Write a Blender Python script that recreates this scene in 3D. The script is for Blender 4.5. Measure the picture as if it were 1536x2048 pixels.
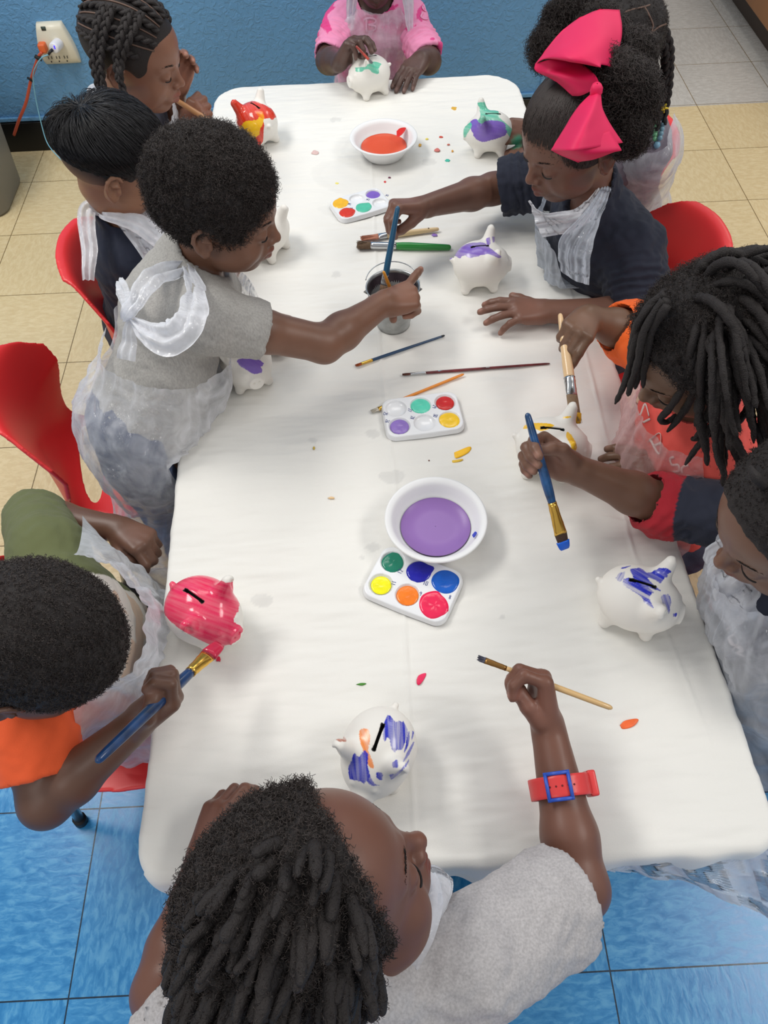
import bpy, math, random
import numpy as np
from mathutils import Vector, Matrix
from mathutils.bvhtree import BVHTree
for _o in list(bpy.data.objects): bpy.data.objects.remove(_o)
rng = np.random.default_rng(7); random.seed(7)
SC = bpy.context.scene; COL = SC.collection
# ------------------------------------------------------------------ camera
CF, CP, CR, CY = 1480.89, 0.974493, -0.0449096, 0.0052739
CC = np.array([0.8726, -2.4839, 1.4788])
c_fw = np.array([math.sin(CY)*math.cos(CP), math.cos(CY)*math.cos(CP), -math.sin(CP)])
c_r0 = np.array([math.cos(CY), -math.sin(CY), 0.0]); c_u0 = np.cross(c_r0, c_fw)
c_r = math.cos(CR)*c_r0 + math.sin(CR)*c_u0; c_u = -math.sin(CR)*c_r0 + math.cos(CR)*c_u0
cam_d = bpy.data.cameras.new('camera'); cam = bpy.data.objects.new('camera', cam_d); COL.objects.link(cam)
cam.matrix_world = Matrix(((c_r[0], c_u[0], -c_fw[0], CC[0]), (c_r[1], c_u[1], -c_fw[1], CC[1]), (c_r[2], c_u[2], -c_fw[2], CC[2]), (0, 0, 0, 1)))
cam_d.sensor_fit = 'VERTICAL'; cam_d.sensor_height = 24.0; cam_d.lens = 24.0*CF/2048.0
cam_d.clip_start = 0.02; cam_d.clip_end = 40
SC.camera = cam
def U(px, py, z):
    d = c_fw + c_r*(px-768)/CF - c_u*(py-1024)/CF
    return CC + d*((z-CC[2])/d[2])
def UY(px, py, y):
    d = c_fw + c_r*(px-768)/CF - c_u*(py-1024)/CF
    return CC + d*((y-CC[1])/d[1])
def PR(X):
    d = np.asarray(X, float)-CC; z = d@c_fw
    return 768+CF*(d@c_r)/z, 1024-CF*(d@c_u)/z
# ------------------------------------------------------------------ world, lights, exposure
SC.view_settings.view_transform = 'Standard'; SC.view_settings.look = 'None'
SC.view_settings.gamma = 1.0; SC.view_settings.use_curve_mapping = False
SC.view_settings.exposure = 0.0
w = bpy.data.worlds.new('world'); SC.world = w; w.use_nodes = True
w.node_tree.nodes['Background'].inputs[0].default_value = (0.93, 0.96, 1.0, 1)
w.node_tree.nodes['Background'].inputs[1].default_value = 0.47
def ceiling_lamp(x, y, power, sx=1.2, sy=0.6, z=2.6):
    l = bpy.data.lights.new('ceiling_panel_light', 'AREA'); l.shape = 'RECTANGLE'; l.size = sx; l.size_y = sy
    l.energy = power; l.color = (1.0, 0.975, 0.93)
    o = bpy.data.objects.new('ceiling_panel_light', l); o.location = (x, y, z); COL.objects.link(o); return o
ceiling_lamp(-0.45, -1.0, 36, 0.6, 1.2)
ceiling_lamp(2.75, -2.15, 28, 0.6, 1.2)
ceiling_lamp(0.9, -0.4, 9, 1.2, 0.6)
ceiling_lamp(2.6, 0.9, 14, 0.6, 1.2)
ceiling_lamp(-0.5, -3.9, 14, 0.6, 1.2)
# ------------------------------------------------------------------ materials
def _n(t, k, **kw):
    n = t.nodes.new(k)
    for a, b in kw.items(): setattr(n, a, b)
    return n
def s2l(c):
    return tuple((x/12.92 if x <= 0.04045 else ((x+0.055)/1.055)**2.4) for x in [v/255.0 for v in c[:3]])
MATS = {}
def mat(name, rgb=None, rough=0.5, metal=0.0, bump=0.0, bscale=200, vcol=False, var=0.0, vscale=20, alpha=1.0, spec=0.5,
        coat=0.0, sss=0.0, emis=None, stretch=None, vrough=False, bdist=0.002, sheen=0.0):
    if name in MATS: return MATS[name]
    m = bpy.data.materials.new(name); m.use_nodes = True; t = m.node_tree; b = t.nodes['Principled BSDF']
    if rgb is not None: b.inputs['Base Color'].default_value = (*s2l(rgb), 1)
    b.inputs['Roughness'].default_value = rough; b.inputs['Metallic'].default_value = metal
    b.inputs['Alpha'].default_value = alpha; b.inputs['Specular IOR Level'].default_value = spec
    b.inputs['Coat Weight'].default_value = coat
    if sheen: b.inputs['Sheen Weight'].default_value = sheen
    if sss: b.inputs['Subsurface Weight'].default_value = sss; b.inputs['Subsurface Radius'].default_value = (0.01, 0.004, 0.002); b.inputs['Subsurface Scale'].default_value = 0.6
    if emis: b.inputs['Emission Color'].default_value = (*s2l(emis[0]), 1); b.inputs['Emission Strength'].default_value = emis[1]
    csock = None
    tc = _n(t, 'ShaderNodeTexCoord'); vec = tc.outputs['Object']
    if stretch:
        mp = _n(t, 'ShaderNodeMapping'); mp.inputs['Scale'].default_value = stretch; t.links.new(vec, mp.inputs[0]); vec = mp.outputs[0]
    if vcol:
        a = _n(t, 'ShaderNodeAttribute', attribute_name='Col'); csock = a.outputs['Color']
        if vrough:
            t.links.new(a.outputs['Alpha'], b.inputs['Roughness'])
    if var:
        nz = _n(t, 'ShaderNodeTexNoise'); nz.inputs['Scale'].default_value = vscale; nz.inputs['Detail'].default_value = 5
        t.links.new(vec, nz.inputs['Vector'])
        mr = _n(t, 'ShaderNodeMapRange'); mr.inputs[1].default_value = 0.3; mr.inputs[2].default_value = 0.7
        mr.inputs[3].default_value = 1-var; mr.inputs[4].default_value = 1+var
        t.links.new(nz.outputs[0], mr.inputs[0])
        mx = _n(t, 'ShaderNodeMix', data_type='RGBA', blend_type='MULTIPLY'); mx.inputs[0].default_value = 1
        if csock: t.links.new(csock, mx.inputs[6])
        else: mx.inputs[6].default_value = (*s2l(rgb), 1)
        t.links.new(mr.outputs[0], mx.inputs[7]); csock = mx.outputs[2]
    if csock: t.links.new(csock, b.inputs['Base Color'])
    if bump:
        nb = _n(t, 'ShaderNodeTexNoise'); nb.inputs['Scale'].default_value = bscale; nb.inputs['Detail'].default_value = 4
        t.links.new(vec, nb.inputs['Vector'])
        bp = _n(t, 'ShaderNodeBump'); bp.inputs['Strength'].default_value = bump; bp.inputs['Distance'].default_value = bdist
        t.links.new(nb.outputs[0], bp.inputs['Height']); t.links.new(bp.outputs[0], b.inputs['Normal'])
    MATS[name] = m; return m
# ------------------------------------------------------------------ object helpers
def tag(o, label=None, cat=None, group=None, kind=None):
    if label: o['label'] = label
    if cat: o['category'] = cat
    if group: o['group'] = group
    if kind: o['kind'] = kind
    return o
def thing(name, label, cat, loc=(0, 0, 0), rz=0.0, group=None):
    o = bpy.data.objects.new(name, None); COL.objects.link(o); o.location = tuple(float(v) for v in loc); o.rotation_euler = (0, 0, rz)
    o.empty_display_size = 0.02
    return tag(o, label, cat, group)
def mk(name, V, F, m, parent=None, world=True, smooth=True, col=None):
    """link a mesh object; V in world coordinates when world=True (then made relative to its parent's location)"""
    V = np.asarray(V, np.float32)
    me = bpy.data.meshes.new(name)
    if isinstance(F, np.ndarray) and F.ndim == 2:
        nf, k = F.shape
        me.vertices.add(len(V)); me.vertices.foreach_set('co', V.ravel())
        me.loops.add(nf*k); me.loops.foreach_set('vertex_index', F.astype(np.int32).ravel())
        me.polygons.add(nf); me.polygons.foreach_set('loop_start', np.arange(0, nf*k, k, dtype=np.int32))
        me.polygons.foreach_set('loop_total', np.full(nf, k, np.int32))
        me.update(calc_edges=True)
    else:
        me.from_pydata([tuple(map(float, v)) for v in V], [], [tuple(map(int, f)) for f in F]); me.update()
    if smooth: me.polygons.foreach_set('use_smooth', np.ones(len(me.polygons), bool))
    if col is not None:
        c = np.ones((len(V), 4), np.float32); c[:, :col.shape[1]] = col
        a = me.color_attributes.new('Col', 'FLOAT_COLOR', 'POINT'); a.data.foreach_set('color', c.ravel())
    me.materials.append(m)
    o = bpy.data.objects.new(name, me); COL.objects.link(o)
    if parent is not None:
        o.parent = parent
        if world:
            inv = Matrix.Identity(4); pl = parent; chain = []
            while pl is not None: chain.append(pl); pl = pl.parent
            Mw = Matrix.Identity(4)
            for q in reversed(chain): Mw = Mw @ q.matrix_basis
            me.transform(Mw.inverted())
    return o
def merge(parts):
    Vs, Fs, n = [], [], 0
    for V, F in parts:
        Vs.append(np.asarray(V, float)); Fs += [tuple(int(i)+n for i in f) for f in F]; n += len(V)
    return np.concatenate(Vs), Fs
def box(c, s, bevel=0.0, rz=0.0):
    import bmesh
    bm = bmesh.new(); bmesh.ops.create_cube(bm, size=1)
    for v in bm.verts: v.co = Vector((v.co.x*s[0], v.co.y*s[1], v.co.z*s[2]))
    if bevel: bmesh.ops.bevel(bm, geom=bm.edges[:], offset=bevel, segments=3, affect='EDGES', profile=0.6)
    R = Matrix.Rotation(rz, 3, 'Z')
    V = [R @ v.co + Vector(c) for v in bm.verts]; F = [[v.index for v in f.verts] for f in bm.faces]
    bm.free(); return np.array(V), F
def unit(v): v = np.asarray(v, float); return v/np.linalg.norm(v)
def cat(pts, n=8):
    P = np.asarray(pts, float); P = np.vstack([2*P[0]-P[1], P, 2*P[-1]-P[-2]]); out = []
    for i in range(1, len(P)-2):
        for t in np.linspace(0, 1, n, endpoint=False):
            a, b, c, d = P[i-1:i+3]
            out.append(0.5*((2*b)+(c-a)*t+(2*a-5*b+4*c-d)*t*t+(3*b-a-3*c+d)*t**3))
    out.append(P[-2]); return np.array(out)
def tube(P, r, sides=10, flat=1.0, up=None, caps=True):
    """tube through points P with radii r; flat squashes it across 'up'"""
    P = np.asarray(P, float); n = len(P); r = np.broadcast_to(np.asarray(r, float), (n,)); T = np.gradient(P, axis=0)
    T /= np.linalg.norm(T, axis=1)[:, None]+1e-12
    a = np.array([0, 0, 1.0]) if up is None else unit(up)
    if up is None and abs(T[0]@a) > 0.9: a = np.array([1.0, 0, 0])
    V = []
    for i in range(n):
        a = a-T[i]*(a@T[i]); a /= np.linalg.norm(a)+1e-12; b = np.cross(T[i], a)
        for k in range(sides):
            q = 2*math.pi*k/sides; V.append(P[i]+r[i]*(math.cos(q)*b+flat_(flat, i)*math.sin(q)*a))
    F = [(i*sides+k, i*sides+(k+1) % sides, (i+1)*sides+(k+1) % sides, (i+1)*sides+k) for i in range(n-1) for k in range(sides)]
    if caps: F += [tuple(range(sides))[::-1], tuple((n-1)*sides+k for k in range(sides))]
    return np.array(V), F
def flat_(f, i): return f[i] if hasattr(f, '__len__') else f
def strands(P, R, sides=3):
    """many tubes at once: P (N,S,3), R (N,S) -> V, F arrays"""
    N, S, _ = P.shape; T = np.gradient(P, axis=1); T /= np.linalg.norm(T, axis=2, keepdims=True)+1e-9
    a = np.zeros_like(T); a[..., 2] = 1; a[np.abs(T[..., 2]) > 0.95] = (1, 0, 0)
    b = np.cross(T, a); b /= np.linalg.norm(b, axis=2, keepdims=True)+1e-9; a = np.cross(b, T)
    q = 2*math.pi*np.arange(sides)/sides
    V = P[:, :, None, :]+R[:, :, None, None]*(np.cos(q)[None, None, :, None]*b[:, :, None, :]+np.sin(q)[None, None, :, None]*a[:, :, None, :])
    idx = np.arange(N*S*sides).reshape(N, S, sides); j = np.roll(idx, -1, axis=2)
    F = np.stack([idx[:, :-1], j[:, :-1], j[:, 1:], idx[:, 1:]], -1).reshape(-1, 4)
    return V.reshape(-1, 3), F
def lathe(prof, n=48, c=(0, 0, 0), wob=None):
    V = []; m = len(prof)
    for k in range(n):
        q = 2*math.pi*k/n
        for i, (r, z) in enumerate(prof):
            rr = r*(1+(wob(q, i) if wob else 0)); V.append((c[0]+rr*math.cos(q), c[1]+rr*math.sin(q), c[2]+z))
    F = [(k*m+i, ((k+1) % n)*m+i, ((k+1) % n)*m+i+1, k*m+i+1) for k in range(n) for i in range(m-1)]
    return np.array(V), F
_W = rng.normal(size=(3, 6, 3)); _PH = rng.uniform(0, 6.28, (3, 6))
def noise(P, f, seed=0):
    """cheap smooth 3-D noise, about -1..1"""
    P = np.asarray(P, float)*f+seed*7.31; s = 0
    for o in range(3):
        A = P*(1.9**o)
        for j in range(6): s = s+np.sin(A@_W[o, j]+_PH[o, j]+1.7*np.sin(A@_W[(o+1) % 3, j])) / (6*1.7**o)
    return s*1.1
# ------------------------------------------------------------------ signed-distance modelling
class SDF:
    def __init__(s, lo, hi, h):
        s.lo = np.asarray(lo, float); s.h = h; n = np.ceil((np.asarray(hi)-s.lo)/h).astype(int)+2
        s.ax = [s.lo[i]+h*np.arange(n[i]) for i in range(3)]; s.D = np.full(n, 0.1, np.float32)
    def _sub(s, lo, hi):
        a = np.clip(np.floor((lo-s.lo)/s.h).astype(int), 0, np.array(s.D.shape)); b = np.clip(np.ceil((hi-s.lo)/s.h).astype(int)+1, 0, np.array(s.D.shape))
        if (b <= a).any(): return None
        sl = tuple(slice(x, y) for x, y in zip(a, b))
        X = s.ax[0][sl[0]][:, None, None].astype(np.float32); Y = s.ax[1][sl[1]][None, :, None].astype(np.float32); Z = s.ax[2][sl[2]][None, None, :].astype(np.float32)
        return sl, X, Y, Z
    def _put(s, sl, d, k, mode):
        A = s.D[sl]
        if mode == 'sub': d = -d; k2 = max(k, 1e-5); h = np.clip(0.5-0.5*(A-d)/k2, 0, 1); s.D[sl] = A+(d-A)*h+k2*h*(1-h); return
        k = max(k, 1e-5); h = np.clip(0.5+0.5*(d-A)/k, 0, 1); s.D[sl] = d+(A-d)*h-k*h*(1-h)
    def cone(s, a, b, ra, rb, k=0.01, mode='add', cut=None, flat=None):
        a = np.asarray(a, float); b = np.asarray(b, float); m = k+0.012+s.h*2
        q = s._sub(np.minimum(a-ra, b-rb)-m, np.maximum(a+ra, b+rb)+m)
        if q is None: return
        sl, X, Y, Z = q; ba = b-a; L = float(ba@ba)+1e-12
        t = np.clip(((X-a[0])*ba[0]+(Y-a[1])*ba[1]+(Z-a[2])*ba[2])/L, 0, 1)
        dx = X-a[0]-t*ba[0]; dy = Y-a[1]-t*ba[1]; dz = Z-a[2]-t*ba[2]; d2 = dx*dx+dy*dy+dz*dz
        if flat is not None:
            n, f = flat; pn = dx*n[0]+dy*n[1]+dz*n[2]; d2 = d2+pn*pn*(f*f-1)
        d = np.sqrt(d2)-(ra+t*(rb-ra))
        if cut is not None:
            for (cp, cn) in cut:
                d = np.maximum(d, (X-cp[0])*cn[0]+(Y-cp[1])*cn[1]+(Z-cp[2])*cn[2])
        s._put(sl, d.astype(np.float32), k, mode)
    def ell(s, c, r, R=None, k=0.01, mode='add'):
        c = np.asarray(c, float); r = np.asarray(r, float); R = np.eye(3) if R is None else R
        m = r.max()+k+0.012+s.h*2; q = s._sub(c-m, c+m)
        if q is None: return
        sl, X, Y, Z = q; X = X-c[0]; Y = Y-c[1]; Z = Z-c[2]; k0 = 0; k1 = 0
        for i in range(3):
            e = R[:, i]; p = (X*e[0]+Y*e[1]+Z*e[2]); k0 = k0+(p/r[i])**2; k1 = k1+(p/r[i]**2)**2
        k0 = np.sqrt(k0); k1 = np.sqrt(k1)+1e-9
        s._put(sl, (k0*(k0-1)/k1).astype(np.float32), k, mode)
    def plane(s, p, n):   # keep the side where (x-p).n < 0
        X = s.ax[0][:, None, None]; Y = s.ax[1][None, :, None]; Z = s.ax[2][None, None, :]
        s.D = np.maximum(s.D, ((X-p[0])*n[0]+(Y-p[1])*n[1]+(Z-p[2])*n[2]).astype(np.float32))
    def mesh(s):
        D = s.D; S = D < 0; n = np.array(D.shape)-1
        c = np.zeros(n, np.uint8)
        offs = [(i, j, k) for i in (0, 1) for j in (0, 1) for k in (0, 1)]
        for o in offs: c += S[o[0]:o[0]+n[0], o[1]:o[1]+n[1], o[2]:o[2]+n[2]]
        act = (c > 0) & (c < 8); I = np.argwhere(act); ids = np.full(n, -1, np.int32); ids[act] = np.arange(len(I))
        vals = {o: D[I[:, 0]+o[0], I[:, 1]+o[1], I[:, 2]+o[2]] for o in offs}
        pos = np.zeros((len(I), 3)); cnt = np.zeros(len(I))
        for o in offs:
            for ax in range(3):
                if o[ax] == 0:
                    p = list(o); p[ax] = 1; p = tuple(p); a = vals[o]; b = vals[p]; m = (a < 0) != (b < 0)
                    t = np.where(m, a/np.where(m, a-b, 1), 0); e = np.tile(np.array(o, float), (len(I), 1)); e[:, ax] = t
                    pos[m] += e[m]; cnt[m] += 1
        V = s.lo+s.h*(I+pos/cnt[:, None]); F = []
        for ax in range(3):
            a, b = (ax+1) % 3, (ax+2) % 3
            sh = [slice(0, n[i]) for i in range(3)]; sh2 = list(sh); sh2[ax] = slice(1, n[ax]+1)
            A = S[tuple(sh)]; B = S[tuple(sh2)]; E = np.argwhere(A != B); E = E[(E[:, a] > 0) & (E[:, b] > 0)]
            if len(E) == 0: continue
            q = []
            for da, db in ((1, 1), (0, 1), (0, 0), (1, 0)):
                x = E.copy(); x[:, a] -= da; x[:, b] -= db; q.append(ids[x[:, 0], x[:, 1], x[:, 2]])
            q = np.stack(q, 1); ins = S[E[:, 0], E[:, 1], E[:, 2]]; q[~ins] = q[~ins][:, ::-1]; F.append(q)
        F = np.concatenate(F); F = F[(F >= 0).all(1)]
        return V, F
def vnormals(V, F):
    a = V[F[:, 0]]; n = np.cross(V[F[:, 1]]-a, V[F[:, 2]]-a)+np.cross(V[F[:, 2]]-a, V[F[:, 3]]-a); N = np.zeros_like(V)
    for i in range(4): np.add.at(N, F[:, i], n)
    return N/(np.linalg.norm(N, axis=1)[:, None]+1e-12)
def relax(V, F, it=1, w=0.5):
    for _ in range(it):
        A = np.zeros_like(V); C = np.zeros(len(V))
        for i in range(4):
            a, b = F[:, i], F[:, (i+1) % 4]
            np.add.at(A, a, V[b]); np.add.at(A, b, V[a]); np.add.at(C, a, 1); np.add.at(C, b, 1)
        V = V+w*(A/C[:, None]-V)
    return V
def in_poly(x, y, poly):
    p = np.asarray(poly, float); r = np.zeros(len(x), bool); j = len(p)-1
    for i in range(len(p)):
        xi, yi = p[i]; xj, yj = p[j]
        if yi != yj: r ^= ((yi > y) != (yj > y)) & (x < (xj-xi)*(y-yi)/(yj-yi)+xi)
        j = i
    return r
# ================================================================== THE SETTING
TILE = 0.3048; TZ = 0.53
def floor_material():
    m = bpy.data.materials.new('vinyl_tile_floor'); m.use_nodes = True; t = m.node_tree; b = t.nodes['Principled BSDF']; L = t.links.new
    tc = _n(t, 'ShaderNodeTexCoord'); sep = _n(t, 'ShaderNodeSeparateXYZ'); L(tc.outputs['Object'], sep.inputs[0])
    def M(op, a, b_=None, c=None):
        n = _n(t, 'ShaderNodeMath', operation=op)
        for i, v in enumerate((a, b_, c)):
            if v is None: continue
            if isinstance(v, (int, float)): n.inputs[i].default_value = v
            else: L(v, n.inputs[i])
        return n.outputs[0]
    u = M('DIVIDE', sep.outputs[0], TILE); v = M('DIVIDE', sep.outputs[1], TILE)
    def dist(x):
        f = M('SUBTRACT', x, M('FLOOR', x)); return M('MINIMUM', f, M('SUBTRACT', 1.0, f))
    line = M('LESS_THAN', M('MINIMUM', dist(u), dist(v)), 0.0042)
    iu = M('FLOOR', u); iv = M('FLOOR', v)
    par = M('MODULO', M('ADD', M('ADD', iu, iv), 40.0), 2.0)
    # directional chips of the tile pattern, turned 90 degrees on every other tile
    def chips(sx, sy, sc):
        mp = _n(t, 'ShaderNodeMapping'); mp.inputs['Scale'].default_value = (sx, sy, 1); L(tc.outputs['Object'], mp.inputs[0])
        nz = _n(t, 'ShaderNodeTexNoise'); nz.inputs['Scale'].default_value = sc; nz.inputs['Detail'].default_value = 6; nz.inputs['Roughness'].default_value = 0.62; nz.inputs['Distortion'].default_value = 0.6
        L(mp.outputs[0], nz.inputs['Vector']); return nz.outputs[0]
    n1 = chips(1, 2.6, 36); n2 = chips(2.6, 1, 36)
    mixn = _n(t, 'ShaderNodeMix', data_type='FLOAT'); L(par, mixn.inputs[0]); L(n1, mixn.inputs[2]); L(n2, mixn.inputs[3]); chip = mixn.outputs[0]
    wn = _n(t, 'ShaderNodeTexWhiteNoise', noise_dimensions='2D'); cb = _n(t, 'ShaderNodeCombineXYZ'); L(iu, cb.inputs[0]); L(iv, cb.inputs[1]); L(cb.outputs[0], wn.inputs[0])
    def ramp(a, c, e):
        r = _n(t, 'ShaderNodeValToRGB'); el = r.color_ramp.elements
        el[0].position = 0.36; el[0].color = (*s2l(a), 1); el[1].position = 0.64; el[1].color = (*s2l(e), 1)
        k = el.new(0.5); k.color = (*s2l(c), 1); L(chip, r.inputs[0]); return r.outputs[0]
    beige = ramp((212, 190, 146), (218, 198, 154), (224, 205, 163))
    gray = ramp((186, 183, 176), (194, 191, 184), (202, 199, 192))
    blue = ramp((46, 136, 200), (66, 154, 214), (96, 176, 226))
    isblue = M('LESS_THAN', sep.outputs[1], BLUE_Y)
    isgray = M('GREATER_THAN', sep.outputs[1], TILE*0.97)
    m1 = _n(t, 'ShaderNodeMix', data_type='RGBA'); L(isblue, m1.inputs[0]); L(beige, m1.inputs[6]); L(blue, m1.inputs[7])
    m2 = _n(t, 'ShaderNodeMix', data_type='RGBA'); L(isgray, m2.inputs[0]); L(m1.outputs[2], m2.inputs[6]); L(gray, m2.inputs[7])
    tv = M('ADD', M('MULTIPLY', wn.outputs[0], 0.08), 0.96)
    m3 = _n(t, 'ShaderNodeMix', data_type='RGBA', blend_type='MULTIPLY'); m3.inputs[0].default_value = 1; L(m2.outputs[2], m3.inputs[6]); L(tv, m3.inputs[7])
    m4 = _n(t, 'ShaderNodeMix', data_type='RGBA'); L(line, m4.inputs[0]); L(m3.outputs[2], m4.inputs[6])
    gl = _n(t, 'ShaderNodeMix', data_type='RGBA'); L(isblue, gl.inputs[0]); gl.inputs[6].default_value = (*s2l((120, 100, 66)), 1); gl.inputs[7].default_value = (*s2l((14, 44, 66)), 1)
    L(gl.outputs[2], m4.inputs[7]); L(m4.outputs[2], b.inputs['Base Color'])
    ro = _n(t, 'ShaderNodeMapRange'); L(chip, ro.inputs[0]); ro.inputs[1].default_value = 0.3; ro.inputs[2].default_value = 0.7; ro.inputs[3].default_value = 0.2; ro.inputs[4].default_value = 0.34
    L(ro.outputs[0], b.inputs['Roughness'])
    bp = _n(t, 'ShaderNodeBump'); bp.inputs['Strength'].default_value = 0.25; bp.inputs['Distance'].default_value = 0.001; L(chip, bp.inputs['Height']); L(bp.outputs[0], b.inputs['Normal'])
    return m
BLUE_Y = -6*TILE
V, F = box((0.9, -1.6, -0.05), (7.0, 8.4, 0.1)); mk('floor', V, F, floor_material(), smooth=False)['kind'] = 'structure'
# textured blue wall
def wall_material(name, rgb):
    m = bpy.data.materials.new(name); m.use_nodes = True; t = m.node_tree; b = t.nodes['Principled BSDF']; L = t.links.new
    b.inputs['Base Color'].default_value = (*s2l(rgb), 1); b.inputs['Roughness'].default_value = 0.38
    tc = _n(t, 'ShaderNodeTexCoord')
    n1 = _n(t, 'ShaderNodeTexNoise'); n1.inputs['Scale'].default_value = 48; n1.inputs['Detail'].default_value = 5; n1.inputs['Distortion'].default_value = 1.2
    n2 = _n(t, 'ShaderNodeTexNoise'); n2.inputs['Scale'].default_value = 150; n2.inputs['Detail'].default_value = 3
    L(tc.outputs['Object'], n1.inputs[0]); L(tc.outputs['Object'], n2.inputs[0])
    mr = _n(t, 'ShaderNodeMapRange'); mr.inputs[1].default_value = 0.46; mr.inputs[2].default_value = 0.60; L(n1.outputs[0], mr.inputs[0])
    ad = _n(t, 'ShaderNodeMath', operation='MULTIPLY_ADD'); L(n2.outputs[0], ad.inputs[0]); ad.inputs[1].default_value = 0.5; L(mr.outputs[0], ad.inputs[2])
    bp = _n(t, 'ShaderNodeBump'); bp.inputs['Strength'].default_value = 0.55; bp.inputs['Distance'].default_value = 0.0022; L(ad.outputs[0], bp.inputs['Height']); L(bp.outputs[0], b.inputs['Normal'])
    return m
wm = wall_material('blue_orange_peel_paint', (98, 150, 194))
WY = 0.213
V, F = box((-0.48, WY+0.08, 1.3), (4.0, 0.16, 2.6), 0.012); mk('wall_back', V, F, wm)['kind'] = 'structure'
V, F = box((-0.48, WY-0.006, 0.052), (3.98, 0.012, 0.104), 0.003); mk('baseboard_back', V, F, mat('black_vinyl_base', (12, 12, 14), 0.35))['kind'] = 'structure'
V, F = box((-0.48, WY-0.004, 0.114), (3.99, 0.010, 0.014), 0.003); mk('trim_1', V, F, wm)['kind'] = 'structure'
V, F = box((1.517, WY+0.06, 1.3), (0.022, 0.14, 2.6), 0.008); mk('trim_2', V, F, wall_material('blue_corner_guard', (108, 156, 198)))['kind'] = 'structure'
# wooden cabinet at the far right
cab = thing('cabinet', 'brown wooden cabinet side standing on the grey tiles behind the room', 'cabinet', (2.75, 1.1, 0))
wood = mat('brown_wood', (150, 98, 52), 0.45, var=0.16, vscale=5, stretch=(6, 1, 0.5), bump=0.1, bscale=30)
V, F = box((2.76, 1.1, 0.48), (0.56, 1.9, 0.78), 0.008); mk('body', V, F, wood, cab)
V, F = box((2.78, 1.1, 0.045), (0.5, 1.86, 0.09), 0.003); mk('plinth', V, F, mat('dark_plinth', (60, 46, 34), 0.6), cab)
# rubbish bin
binm = mat('grey_bin_plastic', (122, 120, 114), 0.42, bump=0.15, bscale=300)
tb = thing('trash_bin', 'tall grey plastic waste bin against the blue wall', 'bin', (-0.42, -0.02, 0))
def rrect(w, d, r, n=8):
    P = []
    for cx, cy, a0 in ((w/2-r, d/2-r, 0), (-w/2+r, d/2-r, 90), (-w/2+r, -d/2+r, 180), (w/2-r, -d/2+r, 270)):
        for i in range(n+1):
            a = math.radians(a0+90*i/n); P.append((cx+r*math.cos(a), cy+r*math.sin(a)))
    return np.array(P)
def loft_rr(levels, cx, cy, closed_bottom=True):
    V = []; m = None
    for (w_, d_, r_, z_) in levels:
        P = rrect(w_, d_, r_); m = len(P); V += [(cx+p[0], cy+p[1], z_) for p in P]
    F = [(i*m+k, i*m+(k+1) % m, (i+1)*m+(k+1) % m, (i+1)*m+k) for i in range(len(levels)-1) for k in range(m)]
    if closed_bottom: F.append(tuple(range(m))[::-1])
    return np.array(V), F
BX, BY = -0.475, -0.085
V, F = loft_rr([(0.26, 0.24, 0.05, 0.0), (0.27, 0.25, 0.05, 0.012), (0.32, 0.30, 0.05, 0.38), (0.315, 0.295, 0.05, 0.385), (0.26, 0.24, 0.05, 0.03)], BX, BY); mk('body', V, F, binm, tb)
V, F = loft_rr([(0.335, 0.315, 0.055, 0.355), (0.345, 0.325, 0.06, 0.37), (0.345, 0.325, 0.06, 0.40), (0.30, 0.28, 0.05, 0.425), (0.18, 0.16, 0.04, 0.43)], BX, BY); F.append(tuple(range(len(V)-36, len(V)))); mk('rim', V, F, mat('light_bin_lid', (168, 168, 166), 0.4), tb)
# ------------------------------------------------------------------ outlet tap with plugs and cords
def W3(px, py, off=0.0): return UY(px, py, WY-off)
ot = thing('outlet_tap', 'off-white six-way plug adapter on the blue wall', 'outlet', UY(110, 95, WY))
ivory = mat('ivory_plastic', (222, 216, 196), 0.35)
xs0, xs1 = -0.172, -0.078; zt, zb = 0.418, 0.292
rows = []
for i in range(17):
    t = i/16; z = zt+(zb-zt)*t; wd = 0.040+0.020*math.sin(math.pi*min(1, t*1.0)*0.62); cx = -0.122
    dep = 0.018+0.012*math.sin(math.pi*min(1, (t+0.15)*0.9))
    if t > 0.9: dep -= 0.012*(t-0.9)/0.1
    if t < 0.06: dep -= 0.008
    rows.append([(cx-wd, WY, z), (cx-wd, WY-dep*0.7, z), (cx-wd+0.005, WY-dep, z), (cx, WY-dep-0.002, z), (cx+wd-0.005, WY-dep, z), (cx+wd, WY-dep*0.7, z), (cx+wd, WY, z)])
V = np.array(rows).reshape(-1, 3); F = [(i*7+k, i*7+k+1, (i+1)*7+k+1, (i+1)*7+k) for i in range(16) for k in range(6)]+[tuple(range(7))[::-1], tuple(16*7+k for k in range(7))]
mk('body', V, F, ivory, ot)
dk = mat('dark_slot', (60, 54, 46), 0.6)
sl = []
for cx in (-0.150, -0.124, -0.098):
    for dx in (-0.005, 0.005): sl.append(box((cx+dx, WY-0.031, 0.322), (0.0018, 0.003, 0.008)))
    sl.append(box((cx, WY-0.031, 0.310), (0.004, 0.003, 0.0045), 0.001))
V, F = merge(sl); mk('socket_slots', V, F, dk, ot)
V, F = box((-0.138, WY-0.0275, 0.408), (0.014, 0.003, 0.011)); mk('rating_label', V, F, mat('dark_green_label', (58, 70, 62), 0.5), ot)
pl = thing('extension_cord', 'orange power cord plugged into the left of the adapter', 'cord', UY(85, 100, WY-0.05))
om = mat('orange_rubber', (222, 104, 52), 0.45)
p0 = UY(84, 98, WY-0.050)
V, F = box(p0+np.array([0, 0.012, 0]), (0.024, 0.030, 0.028), 0.006); mk('plug', V, F, om, pl)
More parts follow.
